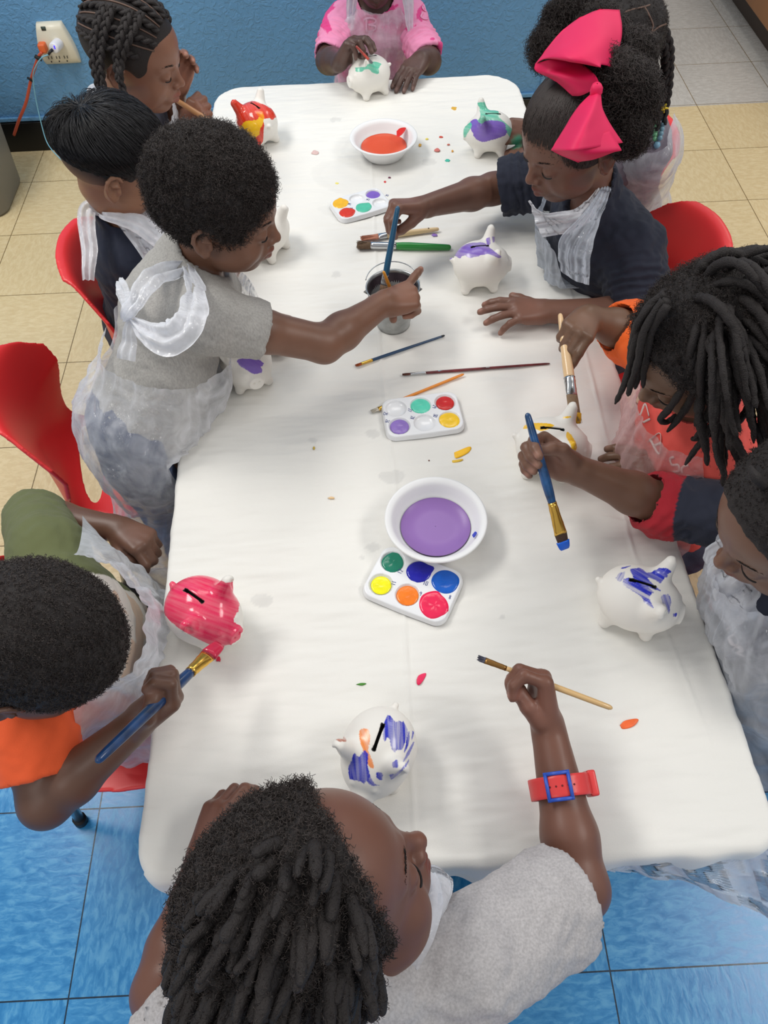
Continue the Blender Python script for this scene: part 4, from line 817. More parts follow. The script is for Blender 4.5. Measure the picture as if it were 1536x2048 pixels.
def apron(sp, t, T0, T1, front, ang, nv=70, nu=90, off=.006, wr=.004, m=None, flare=0.0, name='plastic_apron', both=True):
    """film wrapped round the torso axis T0 (top) to T1 (bottom); ang: list of (v, left angle, right angle) about the front"""
    T0 = np.asarray(T0, float); T1 = np.asarray(T1, float); ax = unit(T1-T0); f = np.asarray(front, float); f = unit(f-ax*(f@ax)); r = np.cross(f, ax)
    tr = []
    for a, b in ((sp['shV'], sp['shF']), (sp['pantsV'], sp['pantsF'])): tr.append(BVHTree.FromPolygons(a.tolist(), b.tolist()))
    vs = np.linspace(0, 1, nv); A0 = np.interp(vs, [a[0] for a in ang], [a[1] for a in ang]); A1 = np.interp(vs, [a[0] for a in ang], [a[2] for a in ang])
    RD = np.zeros((nv, nu)); TH = np.zeros((nv, nu))
    for i, v in enumerate(vs):
        c = T0+(T1-T0)*v
        for j in range(nu):
            th = math.radians(A0[i]+(A1[i]-A0[i])*j/(nu-1)); d = f*math.cos(th)+r*math.sin(th); best = .07
            for b in tr:
                h = b.ray_cast(Vector(c+d*.26), Vector(-d), .26)
                if h[0] is not None: best = max(best, .26-h[3])
            RD[i, j] = min(best, .19); TH[i, j] = th
    base = RD.copy()
    for _ in range(14):
        Q = RD.copy(); Q[1:-1] += RD[2:]+RD[:-2]; Q[1:-1] /= 3; W_ = Q.copy(); W_[:, 1:-1] = (Q[:, 1:-1]+Q[:, 2:]+Q[:, :-2])/3; RD = np.maximum(W_, base)
    c = T0[None]+(T1-T0)[None]*vs[:, None]; D = f*np.cos(TH)[..., None]+r*np.sin(TH)[..., None]
    G = c[:, None]+D*(RD+off+flare*vs[:, None]**2)[..., None]; fo = noise(np.stack([TH*9, np.repeat(vs[:, None], nu, 1)*2.2, 0*TH], -1), .9, sp['seed']+5); cr = np.abs(noise(G, 15, sp['seed']+6)); c2 = np.abs(noise(G, 48, sp['seed']+8))
    G = G+D*(wr*(fo+1)*.8+wr*2.2*(.6-cr)+wr*.25*(.5-c2)+wr*.4)[..., None]
    k = (G[..., 1]-TY0)/(TY1-TY0); xl = .556+(.492-.556)*k; xr = 1.322+(1.278-1.322)*k; ins = (G[..., 2] < .545) & (G[..., 2] > .25) & (G[..., 1] > TY0) & (G[..., 1] < TY1+.01)
    lf = sp['pelvis'][0] < .7; ov = ins & (G[..., 0] > xl) & lf; G[..., 0] = np.where(ov, xl-.004+.1*(xl-G[..., 0]), G[..., 0]); ov = ins & (G[..., 0] < xr) & (not lf) & (abs(sp['pelvis'][0]-.9) > .2); G[..., 0] = np.where(ov, xr+.004+.1*(xr-G[..., 0]), G[..., 0])
    V, Fc = grid_mesh(G); return mk(name, V, Fc, m or film_mat(), t)
def film(rows, t, name, m=None, nu=40, nv=50, wr=.003, seed=1, smooth_rows=True, fold=0):
    """sheet lofted through rows of control points"""
    R_ = np.array([cat(r, 12)[np.linspace(0, len(cat(r, 12))-1, nu).astype(int)] for r in rows]); 
    C = np.stack([cat(R_[:, j], 12) for j in range(nu)], 1); C = C[np.linspace(0, len(C)-1, nv).astype(int)]
    N_ = np.cross(np.gradient(C, axis=0), np.gradient(C, axis=1)); N_ /= np.linalg.norm(N_, axis=2, keepdims=True)+1e-9
    u = np.linspace(0, 1, nu)[None, :]*np.ones((nv, 1)); C = C+N_*(wr*(.6-1.6*np.abs(noise(C, 22, seed)))+wr*.2*noise(C, 60, seed+1)+fold*np.sin(u*math.pi*7+3*noise(C, 8, seed+2)))[..., None]
    V, F = grid_mesh(C); return mk(name, V, F, m or film_mat(), t)
def ribbon(pts, w, t, name='apron_tie', m=None, up=(0, 0, 1), wr=.0025, seed=1, n=6):
    P = cat(pts, 14); w = np.interp(np.linspace(0, 1, len(P)), np.linspace(0, 1, len(w)), w) if hasattr(w, '__len__') else np.full(len(P), w); T = np.gradient(P, axis=0); T /= np.linalg.norm(T, axis=1)[:, None]+1e-9
    u = np.array(up, float); s_ = np.cross(T, u); s_ /= np.linalg.norm(s_, axis=1)[:, None]+1e-9; nn = np.cross(s_, T); k = np.linspace(-1, 1, n*2+1)
    G = P[:, None]+s_[:, None]*(w[:, None]*k[None])[..., None]+nn[:, None]*((wr*np.sin(k*7+seed)[None]+wr*noise(P, 40, seed)[:, None])*1.0)[..., None]
    G += nn[:, None]*(wr*noise(G, 38, seed+4))[..., None]; V, F = grid_mesh(G); return mk(name, V, F, m or film_mat('tie_film', a0=.55, a1=.9), t)
# ------------------------------------------------------------------ hair
hair_m = mat('black_hair', (44, 39, 38), .62, bump=.9, bscale=650, bdist=.002, spec=.35)
strand_m = mat('black_hair_strands', (62, 54, 51), .5, spec=.4)
def hair_cap(H, th, face=((0, .112, -.038), (.086, .076, .086)), nape=-.052, noise_amp=.0, nf=40, h=.003, ears=True, extra=None, offs=(0, 0, 0), scale=(1, 1, 1), seed=1):
    F = SDF(H.c-.17, H.c+.17, h); F.ell(H.w(CR_C+np.array(offs)), (CR_R*np.array(scale)+th)*H.s, H.R, .001)
    if extra: extra(F)
    F.ell(H.w(face[0]), np.array(face[1])*H.s, H.R, .006, 'sub')
    F.plane(H.w((0, -.03, nape)), -(H.R@unit((0, -.35 if nape > -.06 else -.2, 1.0))))
    if ears:
        for x in (-1, 1): F.ell(H.w((x*.080, .004, -.036)), np.array((.034, .030, .040))*H.s, H.R, .008, 'sub')
    F.D = np.maximum(F.D, -F.D*0-1)
    V, Fc = F.mesh(); V = relax(V, Fc, 1, .3); N_ = vnormals(V, Fc)
    if noise_amp: V = V+N_*(noise_amp*noise(V, nf, seed)+noise_amp*.6*noise(V, nf*2.3, seed+1))[:, None]
    return V, Fc, vnormals(V, Fc)
def curls(V, N_, n, length, amp, r=.0005, seg=7, seed=1, down=0.0, mask=None, turns=1.6, t=None, name='curls', m=None):
    g = np.random.default_rng(seed); I = np.arange(len(V)) if mask is None else np.where(mask)[0]; i = g.choice(I, n); p = V[i]+g.normal(0, .001, (n, 3)); d = N_[i]+g.normal(0, .45, (n, 3)); d[:, 2] -= down; d /= np.linalg.norm(d, axis=1)[:, None]
    a = np.cross(d, g.normal(size=(n, 3))); a /= np.linalg.norm(a, axis=1)[:, None]; b = np.cross(d, a); s = np.linspace(0, 1, seg); L = length*g.uniform(.5, 1.25, n); ph = g.uniform(0, 6.28, n); w = turns*2*math.pi*s[None]+ph[:, None]
    P = p[:, None]-d[:, None]*.002+d[:, None]*(L[:, None]*s[None])[..., None]+amp*((np.cos(w)-np.cos(ph)[:, None])[..., None]*a[:, None]+(np.sin(w)-np.sin(ph)[:, None])[..., None]*b[:, None])
    Vv, Ff = strands(P, np.repeat((r*np.linspace(1, .55, seg))[None], n, 0)); return mk(name, Vv, Ff, m or strand_m, t)
def braid(P, r, t, name='braid', m=None, pitch=None):
    """three-strand plait along P with strand radius about r*0.55"""
    P = cat(P, 20) if len(P) < 30 else np.asarray(P); L = np.r_[0, np.cumsum(np.linalg.norm(np.diff(P, axis=0), axis=1))]; n = max(12, int(L[-1]/.0016)); s = np.linspace(0, L[-1], n); P = np.stack([np.interp(s, L, P[:, i]) for i in range(3)], 1)
    T = np.gradient(P, axis=0); T /= np.linalg.norm(T, axis=1)[:, None]; a = np.array([.3, .2, 1.0]); parts = []; A = []
    for i in range(n): a = a-T[i]*(a@T[i]); a = unit(a); A.append(a)
    A = np.array(A); B = np.cross(T, A); rr = r*np.interp(s/s[-1], [0, .1, .8, 1], [.8, 1, .9, .55]); w = 2*math.pi*s/(pitch or r*5.2)
    for k in range(3):
        q = w+k*2*math.pi/3; Q = P+B*(rr*.62*np.sin(q))[:, None]+A*(rr*.30*np.sin(2*q))[:, None]; parts.append(tube(Q, rr*.52, 6))
    V, F = merge(parts); return mk(name, V, F, m or hair_m, t)
def loc_path(H, p, d, L, g=(0, 0, -1), gs=.25, step=.006, th=.006, wob=.25, seed=0, curl=0):
    R_ = np.random.default_rng(seed); P = [np.asarray(p, float)]; d = unit(d); g = unit(g); ph = R_.uniform(0, 6.28)
    for i in range(int(L/step)):
        d = unit(d+np.asarray(g)*gs+R_.normal(0, wob*.35, 3)); q = P[-1]+d*step; l = H.lo(q)-CR_C; rr = CR_R+th; k = np.linalg.norm(l/rr)
        if k < 1: l = l/k; q = H.wv((l+CR_C)[None])[0]; d = unit(q-P[-1])
        P.append(q)
    return np.array(P)
def loc_mesh(P, r, seed=0, taper=.55, lump=.22):
    P = cat(P, 3) if len(P) > 2 else P; n = len(P); s = np.linspace(0, 1, n); R_ = np.random.default_rng(seed); rad = r*(1+lump*noise(P, 160, seed))*np.interp(s, [0, .06, .75, .96, 1], [.8, 1, (1+taper)/2, taper, taper*.35]); return tube(P, rad, 8)

def on_head(H, px, py, th=.006):
    """point where the sight line meets the skull shell grown by th"""
    o = H.lo(CC[None])[0]-CR_C; d = H.lo((CC+c_fw+c_r*(px-768)/CF-c_u*(py-1024)/CF)[None])[0]-CR_C-o; rr = CR_R+th; a = ((d/rr)**2).sum(); b = 2*(o*d/rr**2).sum(); c = ((o/rr)**2).sum()-1; D = b*b-4*a*c
    t = (-b-math.sqrt(D))/(2*a) if D > 0 else -b/(2*a); return H.w(o+d*t+CR_C)
def strokes(V, F, lines, w, m, t, name, off=.0025):
    """painted strokes lying on a surface, found along the sight line"""
    bv = BVHTree.FromPolygons(V.tolist(), F.tolist()); out = []
    for ln in lines:
        P = []
        for px, py in cat([(a, b, 0) for a, b in ln], 5)[:, :2]:
            d = c_fw+c_r*(px-768)/CF-c_u*(py-1024)/CF; h = bv.ray_cast(Vector(CC), Vector(unit(d)))
            if h[0] is not None: P.append(np.array(h[0])-unit(d)*off)
        if len(P) > 2: out.append(tube(P, w, 8, flat=.3, up=-c_fw))
    if out: Vv, Ff = merge(out); return mk(name, Vv, Ff, m, t)
# ================================================================== PEOPLE: the ten children
def cotton(name, **k): return mat(name, vcol=True, rough=.9, bump=.35, bscale=800, bdist=.0008, sheen=.06, **k)
heather = mat('heather_grey_cotton', vcol=True, rough=.92, var=.16, vscale=420, bump=.35, bscale=800, bdist=.0008, stretch=(1, 1, .35))
plain_c = cotton('plain_cotton')
def hand(wr, kn, N, side, **kw): return (np.asarray(kn, float), N, side, kw, np.asarray(wr, float))
def seated(pel, fd, knz=.32, spread=.07):
    p = np.asarray(pel, float); f = unit(np.array([fd[0], fd[1], 0])); r = np.array([f[1], -f[0], 0]); out = []
    for s_ in (-1, 1):
        hp = p+r*s_*.055-np.array([0, 0, .02]); kn = hp+f*.235+r*s_*(spread-.055)*.6; kn[2] = knz-.02; an = kn+f*.02; an[2] = .055; out.append((hp, kn, an, an+f*.1))
    return out
DARK = (88, 62, 52)
# ---------------------------------------------------------------- P3 boy in grey, standing and reaching
H = Head(U(439, 413, .845), (.94, -.10, -.30), (0, 0, 1), .94)
sp = dict(label='standing child in grey heather T-shirt and clear apron reaching one arm to the bucket', seed=3, skin=(124, 88, 70), H=H, neck=U(372, 525, .745), pelvis=U(290, 850, .52),
    shL=U(398, 545, .70), shR=U(420, 640, .73), elL=U(470, 640, .58), elR=U(648, 688, .645), wrL=U(520, 640, .56), wrR=U(768, 607, .645),
    shirt=dict(sl=(.5, .44), rgb=(168, 165, 160), mat=heather, r=(.047, .047), wr=.0025), legs=[], pants=(76, 88, 116))
sp['hands'] = [hand(sp['wrL'], U(555, 650, .56), (0, 0, 1), 1, curls=GRIP), hand(sp['wrR'], U(818, 592, .640), (.05, -.28, .95), -1, curls=[(6, 8, 4), (60, 72, 40), (66, 78, 42), (60, 76, 40)], spread=(34, 4, -4, -8), thumb=[(.010, .016, -.008), (.026, .020, -.022), (.030, .010, -.040), (.030, -.002, -.054)])]
sp['legs'] = [(sp['pelvis']+np.array([.0, .055, -.03]), U(352, 935, .28)+np.array([0, .03, 0]), U(385, 1010, .055), U(450, 1010, .05)), (sp['pelvis']+np.array([0, -.055, -.03]), U(338, 1010, .28), U(372, 1085, .055), U(445, 1085, .05))]
P3 = person(sp)
V, F, N_ = hair_cap(H, .013, face=((0, .112, -.042), (.094, .078, .096)), noise_amp=.003, nf=55, scale=(.98, .96, 1.0), offs=(0, -.005, .004))
hr = mk('hair', V, F, hair_m, P3); curls(V, N_, 15000, .010, .0020, .0004, 8, 3, t=hr)
curls(*[(lambda v, f: (v, vnormals(v, f)))(*hair_cap(H, .002, face=((0, .110, -.040), (.092, .078, .094)))[:2])][0], 3000, .006, .0012, .0004, 5, 4, t=hr, name='hairline_curls')
apron(sp, P3, H.w((0, -.02, -.16))*0+U(318, 700, .655), U(328, 1075, .20), (1, .15, 0), [(0, -215, 125), (.3, -210, 145), (1, -170, 150)], nv=100, nu=160, off=.006, wr=.006, flare=.006)
film([[U(470, 530, .70), U(500, 560, .68), U(520, 600, .65)], [U(460, 590, .60), U(480, 640, .60), U(490, 690, .58)], [U(440, 700, .585), U(445, 740, .58), U(440, 760, .58)]], P3, 'apron_bib', wr=.004, seed=31)
tie = film_mat('tie_film', a0=.55, a1=.9)
ribbon([U(455, 520, .745), U(415, 528, .765), U(380, 532, .772), U(350, 522, .762)], [.010, .013, .014, .011], P3, up=(.3, -.5, .8), seed=2)
ribbon([U(375, 535, .775), U(330, 545, .79), U(290, 575, .795), U(262, 620, .785), U(256, 640, .77)], [.010, .022, .022, .014, .005], P3, up=(-.2, -.5, .8), seed=3, wr=.005)
ribbon([U(378, 538, .778), U(385, 580, .79), U(382, 620, .795), U(366, 655, .79), U(330, 675, .785), U(290, 660, .78), U(260, 635, .775)], [.009, .018, .026, .028, .026, .016, .005], P3, up=(-.2, -.5, .8), seed=4, wr=.006)
ribbon([U(258, 640, .775), U(250, 600, .77), U(240, 575, .77), U(238, 560, .765)], [.005, .012, .013, .008], P3, up=(-.4, -.5, .7), seed=5)
ribbon([U(258, 640, .775), U(256, 680, .75), U(252, 720, .73)], [.006, .013, .016], P3, up=(-.4, -.5, .7), seed=6)
# ---------------------------------------------------------------- P1 girl with braids
H = Head(U(268, 106, .80), (.93, -.16, -.30), (0, 0, 1), 1.0)
sp = dict(label='child with long cornrow braids at the far left, one hand raised beside the face', seed=1, skin=(140, 98, 78), H=H, neck=U(248, 205, .685), pelvis=U(280, 400, .36),
    shL=U(290, 185, .63), shR=U(235, 262, .62), elL=U(352, 255, .56), elR=U(300, 350, .52), wrL=U(352, 178, .665), wrR=U(372, 262, .60),
    shirt=dict(sl=(.5, .5), rgb=(70, 72, 84), mat=plain_c), legs=[], pants=(50, 54, 70))
sp['hands'] = [hand(sp['wrL'], U(364, 132, .710), (-.1, .9, .2), 1, curls=[(30, 28, 16), (34, 32, 18), (36, 34, 18), (40, 36, 20)]), hand(sp['wrR'], U(392, 222, .635), (.1, -.5, .85), -1, curls=GRIP, thumb=TH_OVER)]
sp['legs'] = seated(sp['pelvis'], (1, 0)); P1 = person(sp)
V, F, N_ = hair_cap(H, .0045, face=((0, .120, -.046), (.084, .076, .092)), h=.0028); 
hr = mk('hair', V, F, hair_m, P1)
scalp_m = mat('scalp_parting', (104, 80, 68), .6)
for i, ph in enumerate((-80, -56, -33, -11, 11, 33, 56, 80)):   # cornrow plaits meeting behind the crown, partings between
    for dphi, th_, kind in ((0, .0065, 0), (11.5, .0052, 1)):
        p_ = math.radians(ph+dphi); P = []
        for a in np.linspace(math.radians(46 if abs(ph) < 70 else 66), math.radians(150), 18):
            u = np.array([math.sin(p_)*math.sin(a), math.cos(a)*.95+.05, math.cos(p_)*math.sin(a)]); P.append(H.w(CR_C+u/np.linalg.norm(u)*(CR_R+th_)))
        if kind == 0: braid(P, .0085, P1, 'cornrow')
        elif i < 7: V, F = tube(P, .0016, 6); mk('parting', V, F, scalp_m, P1)
for hd, tl in (([(212, 8), (196, 45), (190, 80)], [(186, 120), (192, 150), (198, 184)]), ([(226, 10), (212, 50), (204, 90)], [(200, 125), (204, 158), (210, 178)]), ([(262, 20), (246, 60), (236, 96), (234, 118)], [(236, 145), (244, 172), (252, 190)]), ([(284, 25), (262, 66), (248, 98), (242, 120)], [(240, 145), (236, 165)])):
    A = [on_head(H, x, y, .012) for x, y in hd]; yy = A[-1][1]-.012; braid(A+[UY(x, y, yy-.008*k) for k, (x, y) in enumerate(tl)], .0092, P1, 'braid')
apron(sp, P1, sp['neck']+np.array([.01, 0, -.005]), sp['pelvis']+np.array([.05, 0, -.02]), (1, -.1, 0), [(0, -95, 110), (.25, -85, 110), (1, -80, 95)], off=.008, wr=.006, m=film_mat('milky_film', a0=.6, a1=.9))
ribbon([U(300, 200, .68), U(262, 218, .70), U(225, 205, .70), U(190, 190, .69)], [.012, .020, .018, .014], P1, up=(0, -.5, .8), seed=8)
ribbon([U(215, 190, .70), U(192, 175, .705), U(180, 180, .69), U(176, 192, .67)], [.012, .016, .015, .008], P1, up=(0, -.5, .8), seed=9)
# ---------------------------------------------------------------- P2 boy with straight hair
H = Head(U(226, 322, .768), (.86, .28, -.42), (0, 0, 1), .93)
sp = dict(label='child with straight black hair and faded sides in a navy shirt', seed=2, skin=(150, 108, 84), H=H, neck=U(250, 425, .655), pelvis=U(300, 640, .36),
    shL=U(312, 420, .60), shR=U(280, 520, .60), elL=U(360, 490, .54), elR=U(335, 580, .53), wrL=U(410, 470, .565), wrR=U(392, 545, .565),
    shirt=dict(sl=(.7, .7), rgb=(24, 30, 48), mat=plain_c, wr=.003), legs=[], pants=(48, 52, 66))
sp['hands'] = [hand(sp['wrL'], U(450, 462, .57), (0, 0, 1), 1, curls=GRIP), hand(sp['wrR'], U(430, 535, .57), (0, 0, 1), -1, curls=GRIP)]
sp['legs'] = seated(sp['pelvis'], (1, .1)); P2 = person(sp)
V, F, N_ = hair_cap(H, .0022, face=((0, .118, -.040), (.084, .074, .086)), nape=-.026, h=.0028); L = H.lo(V)
fade = np.clip((L[:, 2]+L[:, 1]*.15-(-.058))/.055, 0, 1)[:, None]; col = np.array(s2l((140, 100, 78)))*(1-fade)+np.array(s2l((34, 30, 30)))*fade
hr = mk('hair', V, F, mat('faded_hair', vcol=True, rough=.6, bump=.6, bscale=900, bdist=.001), P2, col=col)
g = np.random.default_rng(5); n = 9000; u1 = g.normal(size=(n, 3)); u1[:, 2] = np.abs(u1[:, 2])-.30; u1 /= np.linalg.norm(u1, axis=1)[:, None]
S0 = 12; s = np.linspace(0, 1, S0); whorl = np.array([.01, -.55, .83]); whorl /= np.linalg.norm(whorl); away = u1-whorl*(u1@whorl)[:, None]; away /= np.linalg.norm(away, axis=1)[:, None]; away = away+np.array([.25, .35, 0]); away -= u1*(away*u1).sum(1)[:, None]; away /= np.linalg.norm(away, axis=1)[:, None]; away += g.normal(0, .10, (n, 3))
P = np.zeros((n, S0, 3)); q = u1.copy(); 
for j in range(S0):
    lift = .003+.017*math.sin(math.pi*min(1, s[j]*1.15)*.62); hz = np.clip((q[:, 2]+.42)/.6, .08, 1)
    P[:, j] = CR_C+q*(CR_R+lift*hz[:, None]*(1+.25*np.sin(37*u1[:, :1]+11*u1[:, 1:2]))); q = q+away*(.078)*hz[:, None]; q /= np.linalg.norm(q, axis=1)[:, None]
ok = ~((P[:, :, 1] > .062) & (P[:, :, 2] < .028)).any(1); P = P[ok]; W = H.wv(P.reshape(-1, 3)).reshape(P.shape)
V, F = strands(W, np.repeat((.00052*np.linspace(1, .5, S0))[None], len(W), 0)); mk('hair_strands', V, F, mat('straight_hair', (34, 32, 34), .38, spec=.5), hr)
ribbon([U(320, 480, .68), U(275, 446, .70), U(240, 438, .70), U(210, 432, .70), U(198, 425, .69)], [.016, .018, .012, .008, .005], P2, up=(0, -.5, .8), seed=10)
ribbon([U(198, 425, .69), U(178, 414, .70), U(172, 440, .69), U(178, 500, .67), U(176, 560, .645)], [.006, .014, .016, .014, .010], P2, up=(.1, -.6, .8), seed=11)
film([[U(210, 432, .685), U(262, 410, .69), U(318, 420, .69)], [U(235, 450, .675), U(290, 450, .675), U(340, 460, .66)], [U(268, 492, .655), U(310, 500, .650), U(352, 520, .62)], [U(300, 540, .63), U(330, 560, .60), U(360, 590, .57)]], P2, 'apron_back', film_mat('tie_film'), wr=.006, seed=15, fold=.002)
apron(sp, P2, sp['neck'], sp['pelvis'], (1, .1, 0), [(0, -70, 70), (1, -80, 80)], nv=40, nu=50)
# ---------------------------------------------------------------- P4 pink sweatshirt
H = Head(np.array([.922, -.352, .752]), (0, -.86, -.5), (0, 0, 1), 1.0)
def pinks(V, R, sp):
    base = np.array(s2l((240, 150, 190))); hot = np.array(s2l((226, 70, 140))); k = noise(V*np.array([1, 1, 1]), 17, 12)+.35*noise(V, 34, 13); col = np.where((k > .42)[:, None], hot, base)
    x, y = PR(V); fr = (V[:, 1] < sp['neck'][1]+.02)
    for poly, c in (([(718, 40), (730, 30), (755, 32), (764, 44), (756, 50), (754, 62), (726, 68), (727, 50)], hot), ([(835, 20), (850, 2), (864, 4), (868, 20), (860, 34), (842, 44), (832, 34)], hot), ([(840, 34), (844, 22), (856, 22), (858, 32), (846, 42)], base), ([(845, 8), (858, 6), (858, 16), (846, 17)], base), ([(648, 20), (653, 18), (655, 36), (664, 60), (655, 66), (640, 52), (638, 36)], hot)):
        m = in_poly(x, y, poly) & fr; col[m] = c
    return col
sp = dict(label='child in pink patterned sweatshirt and apron painting at the far end of the table', seed=4, skin=(84, 62, 55), H=H, neck=np.array([.922, -.30, .625]), pelvis=np.array([.915, -.22, .36]),
    shL=np.array([1.008, -.31, .585]), shR=np.array([.836, -.31, .585]), elL=U(858, 122, .54), elR=U(656, 122, .55), wrL=U(842, 118, .566), wrR=U(682, 122, .60),
    shirt=dict(sl=(.90, .90), rgbf=pinks, mat=plain_c, r=(.046, .044), bunch=.003, wr=.004, h=.003), pants=(90, 90, 110))
sp['hands'] = [hand(sp['wrL'], U(816, 146, .562), (.05, -.1, 1), 1, curls=[(14, 16, 8), (14, 16, 8), (14, 16, 8), (16, 18, 10)], spread=(4, 1, -4, -9), thumb=[(.010, .016, -.006), (.026, .026, -.008), (.040, .028, -.016), (.052, .026, -.024)]), hand(sp['wrR'], U(702, 88, .640), (.2, .2, .95), -1, curls=[(40, 42, 22), (44, 46, 26), (50, 56, 30), (56, 62, 30)], thumb=[(.010, .016, -.006), (.028, .022, -.020), (.044, .016, -.034), (.056, .008, -.042)])]
sp['legs'] = seated(sp['pelvis'], (0, -1)); P4 = person(sp)
V, F, N_ = hair_cap(H, .012, noise_amp=.002); hr = mk('hair', V, F, hair_m, P4); curls(V, N_, 3000, .008, .0015, .0004, 6, 9, t=hr)
apron(sp, P4, sp['neck']+np.array([0, 0, .03]), sp['pelvis']+np.array([0, -.03, .0]), (0, -1, 0), [(0, -40, 40), (.12, -50, 50), (.5, -62, 62), (1, -80, 80)], off=.010, wr=.006, m=film_mat('thin_film', a0=.2, a1=.6))
for s_, x0 in ((-1, 702), (1, 818)):
    ribbon([U(x0-s_*6, -26, .70), U(x0-s_*2, 0, .665), U(x0, 20, .640), U(x0+s_*1, 45, .61), U(x0+s_*4, 75, .58)], [.012, .014, .012, .010, .004], P4, up=(0, -.9, .3), seed=12+s_)
strokes(sp['shirtV'], sp['shirtF'], [[(733, 63), (733, 50), (733, 37)], [(727, 40), (735, 36), (748, 37), (752, 43), (746, 48), (736, 49)], [(736, 49), (750, 52), (751, 58), (744, 62), (733, 63)]], .0024, mat('pale_pink_print', (240, 160, 198), .8), P4, 'shirt_letter_B')
strokes(sp['shirtV'], sp['shirtF'], [[(846, 12), (856, 6), (862, 14), (854, 22), (846, 18), (846, 12)], [(854, 22), (862, 30), (852, 38), (842, 34), (846, 24)]], .0024, mat('pale_pink_print', (240, 160, 198), .8), P4, 'shirt_letter_B')
a = np.linspace(0, 2*math.pi, 30); wL = lerp(sp['wrL'], sp['elL'], .1); ax = unit(sp['elL']-sp['wrL']); e1 = unit(np.cross(ax, (0, 0, 1))); e2 = np.cross(ax, e1)
V, F = tube([wL+.0218*(e1*math.cos(q)+e2*math.sin(q)) for q in a], .0011, 8, caps=False); mk('gold_bracelet', V, F, mat('gold', (230, 196, 110), .25, .9), P4)
sp4 = sp
# ---------------------------------------------------------------- P5 child behind the pink bow
H = Head(U(1222, 112, .80), (-.86, .12, -.5), (0, 0, 1), .99)
sp = dict(label='child mostly hidden behind the pink-bow hair, dark braids with beads', seed=5, skin=(110, 78, 64), H=H, neck=U(1262, 205, .675), pelvis=U(1235, 415, .36),
    shL=U(1290, 300, .61), shR=U(1215, 215, .62), elL=U(1180, 360, .55), elR=U(1100, 260, .55), wrL=U(1085, 330, .56), wrR=U(1065, 262, .57),
    shirt=dict(sl=(.6, .6), rgb=(120, 112, 122), mat=plain_c), pants=(50, 54, 70))
sp['hands'] = [hand(sp['wrL'], U(1040, 310, .56), (0, 0, 1), 1, curls=RELAX), hand(sp['wrR'], U(1043, 262, .575), (.3, -.6, .7), -1, curls=RELAX)]
sp['smears'] = [(U(1034, 285, .565), .012, (70, 150, 120))]
sp['legs'] = seated(sp['pelvis'], (-1, 0)); P5 = person(sp)
V, F, N_ = hair_cap(H, .008, noise_amp=.002, nf=60, face=((0, .122, -.046), (.084, .076, .092))); hr = mk('hair', V, F, hair_m, P5); curls(V, N_, 5000, .006, .0015, .0004, 6, 19, t=hr)
for ln in ([(1238, 30), (1262, 20), (1288, 14), (1300, 10)], [(1288, 12), (1298, 30), (1306, 50), (1303, 66)], [(1303, 66), (1318, 54), (1332, 48)], [(1245, 60), (1270, 75), (1303, 66)]):
    P_ = cat([on_head(H, x, y, .0088) for x, y in ln], 6); V, F = tube(P_, .0016, 6); mk('parting', V, F, mat('scalp_parting', (104, 80, 68), .6), hr)
def puff(c, r, t, n=7000, L=.022, amp=.004, name='hair_puff', seed=1, rr=.0005, lump=.006, turns=2.0):
    F = SDF(np.asarray(c)-np.max(r)-.03, np.asarray(c)+np.max(r)+.03, .0035); F.ell(c, np.array(r), None, .001); V, Fc = F.mesh(); N_ = vnormals(V, Fc); V = V+N_*(lump*noise(V, 55, seed))[:, None]; N_ = vnormals(V, Fc)
    o = mk(name, V, Fc, hair_m, t); curls(V, N_, n, L, amp, rr, 9, seed, t=o, turns=turns); return o
for (x, y, z, r, sd) in ((1100, 98, .83, .030, 1), (1130, 45, .86, .032, 2), (1175, 25, .88, .030, 3), (1200, 70, .875, .034, 4)):
    puff(U(x, y, z), (r, r, r*.9), hr, 3500, .020, .0036, seed=sd)
for a in ([(1240, 15, .89), (1290, 40, .87), (1326, 90, .82), (1330, 150, .76), (1322, 215, .70), (1313, 262, .665)], [(1215, 5, .90), (1285, 15, .88), (1335, 75, .83), (1338, 160, .75), (1332, 215, .70), (1328, 250, .675)], [(1250, 60, .87), (1285, 85, .84), (1308, 130, .79), (1306, 190, .73), (1298, 240, .685)]):
    braid([U(*q) for q in a], .010, hr, 'braid')
gb = mat('green_beads', (120, 186, 140), .2); bb = mat('blue_beads', (120, 160, 176), .2)
def bead(c, r, t, m): V, F = lathe([(0.0008, -r), (r*.7, -r*.75), (r, 0), (r*.7, r*.75), (.0008, r)], 14, c); return mk('hair_bead', V, F, m, t)
for k in range(5): bead(U(1312-k*.6, 246+k*8, .675-k*.006), .0056, hr, gb); bead(U(1328-k*2, 240+k*9, .68-k*.006), .0054, hr, bb)
bead(U(1314, 290, .645), .0070, hr, mat('clear_blue_bead', (130, 176, 200), .1))
yb = []
for k in range(5):
    a = 2*math.pi*k/5; c0 = U(1327, 216, .715); yb.append(tube([c0, c0+np.array([math.cos(a), -.2, math.sin(a)])*.009], [.003, .0014], 8))
V, F = merge(yb); mk('star_bead', V, F, mat('yellow_bead', (226, 196, 40), .3), hr)
apron(sp, P5, sp['neck'], sp['pelvis'], (-1, 0, 0), [(0, -150, 150), (1, -160, 160)], nv=40, nu=60, off=.010, wr=.006)
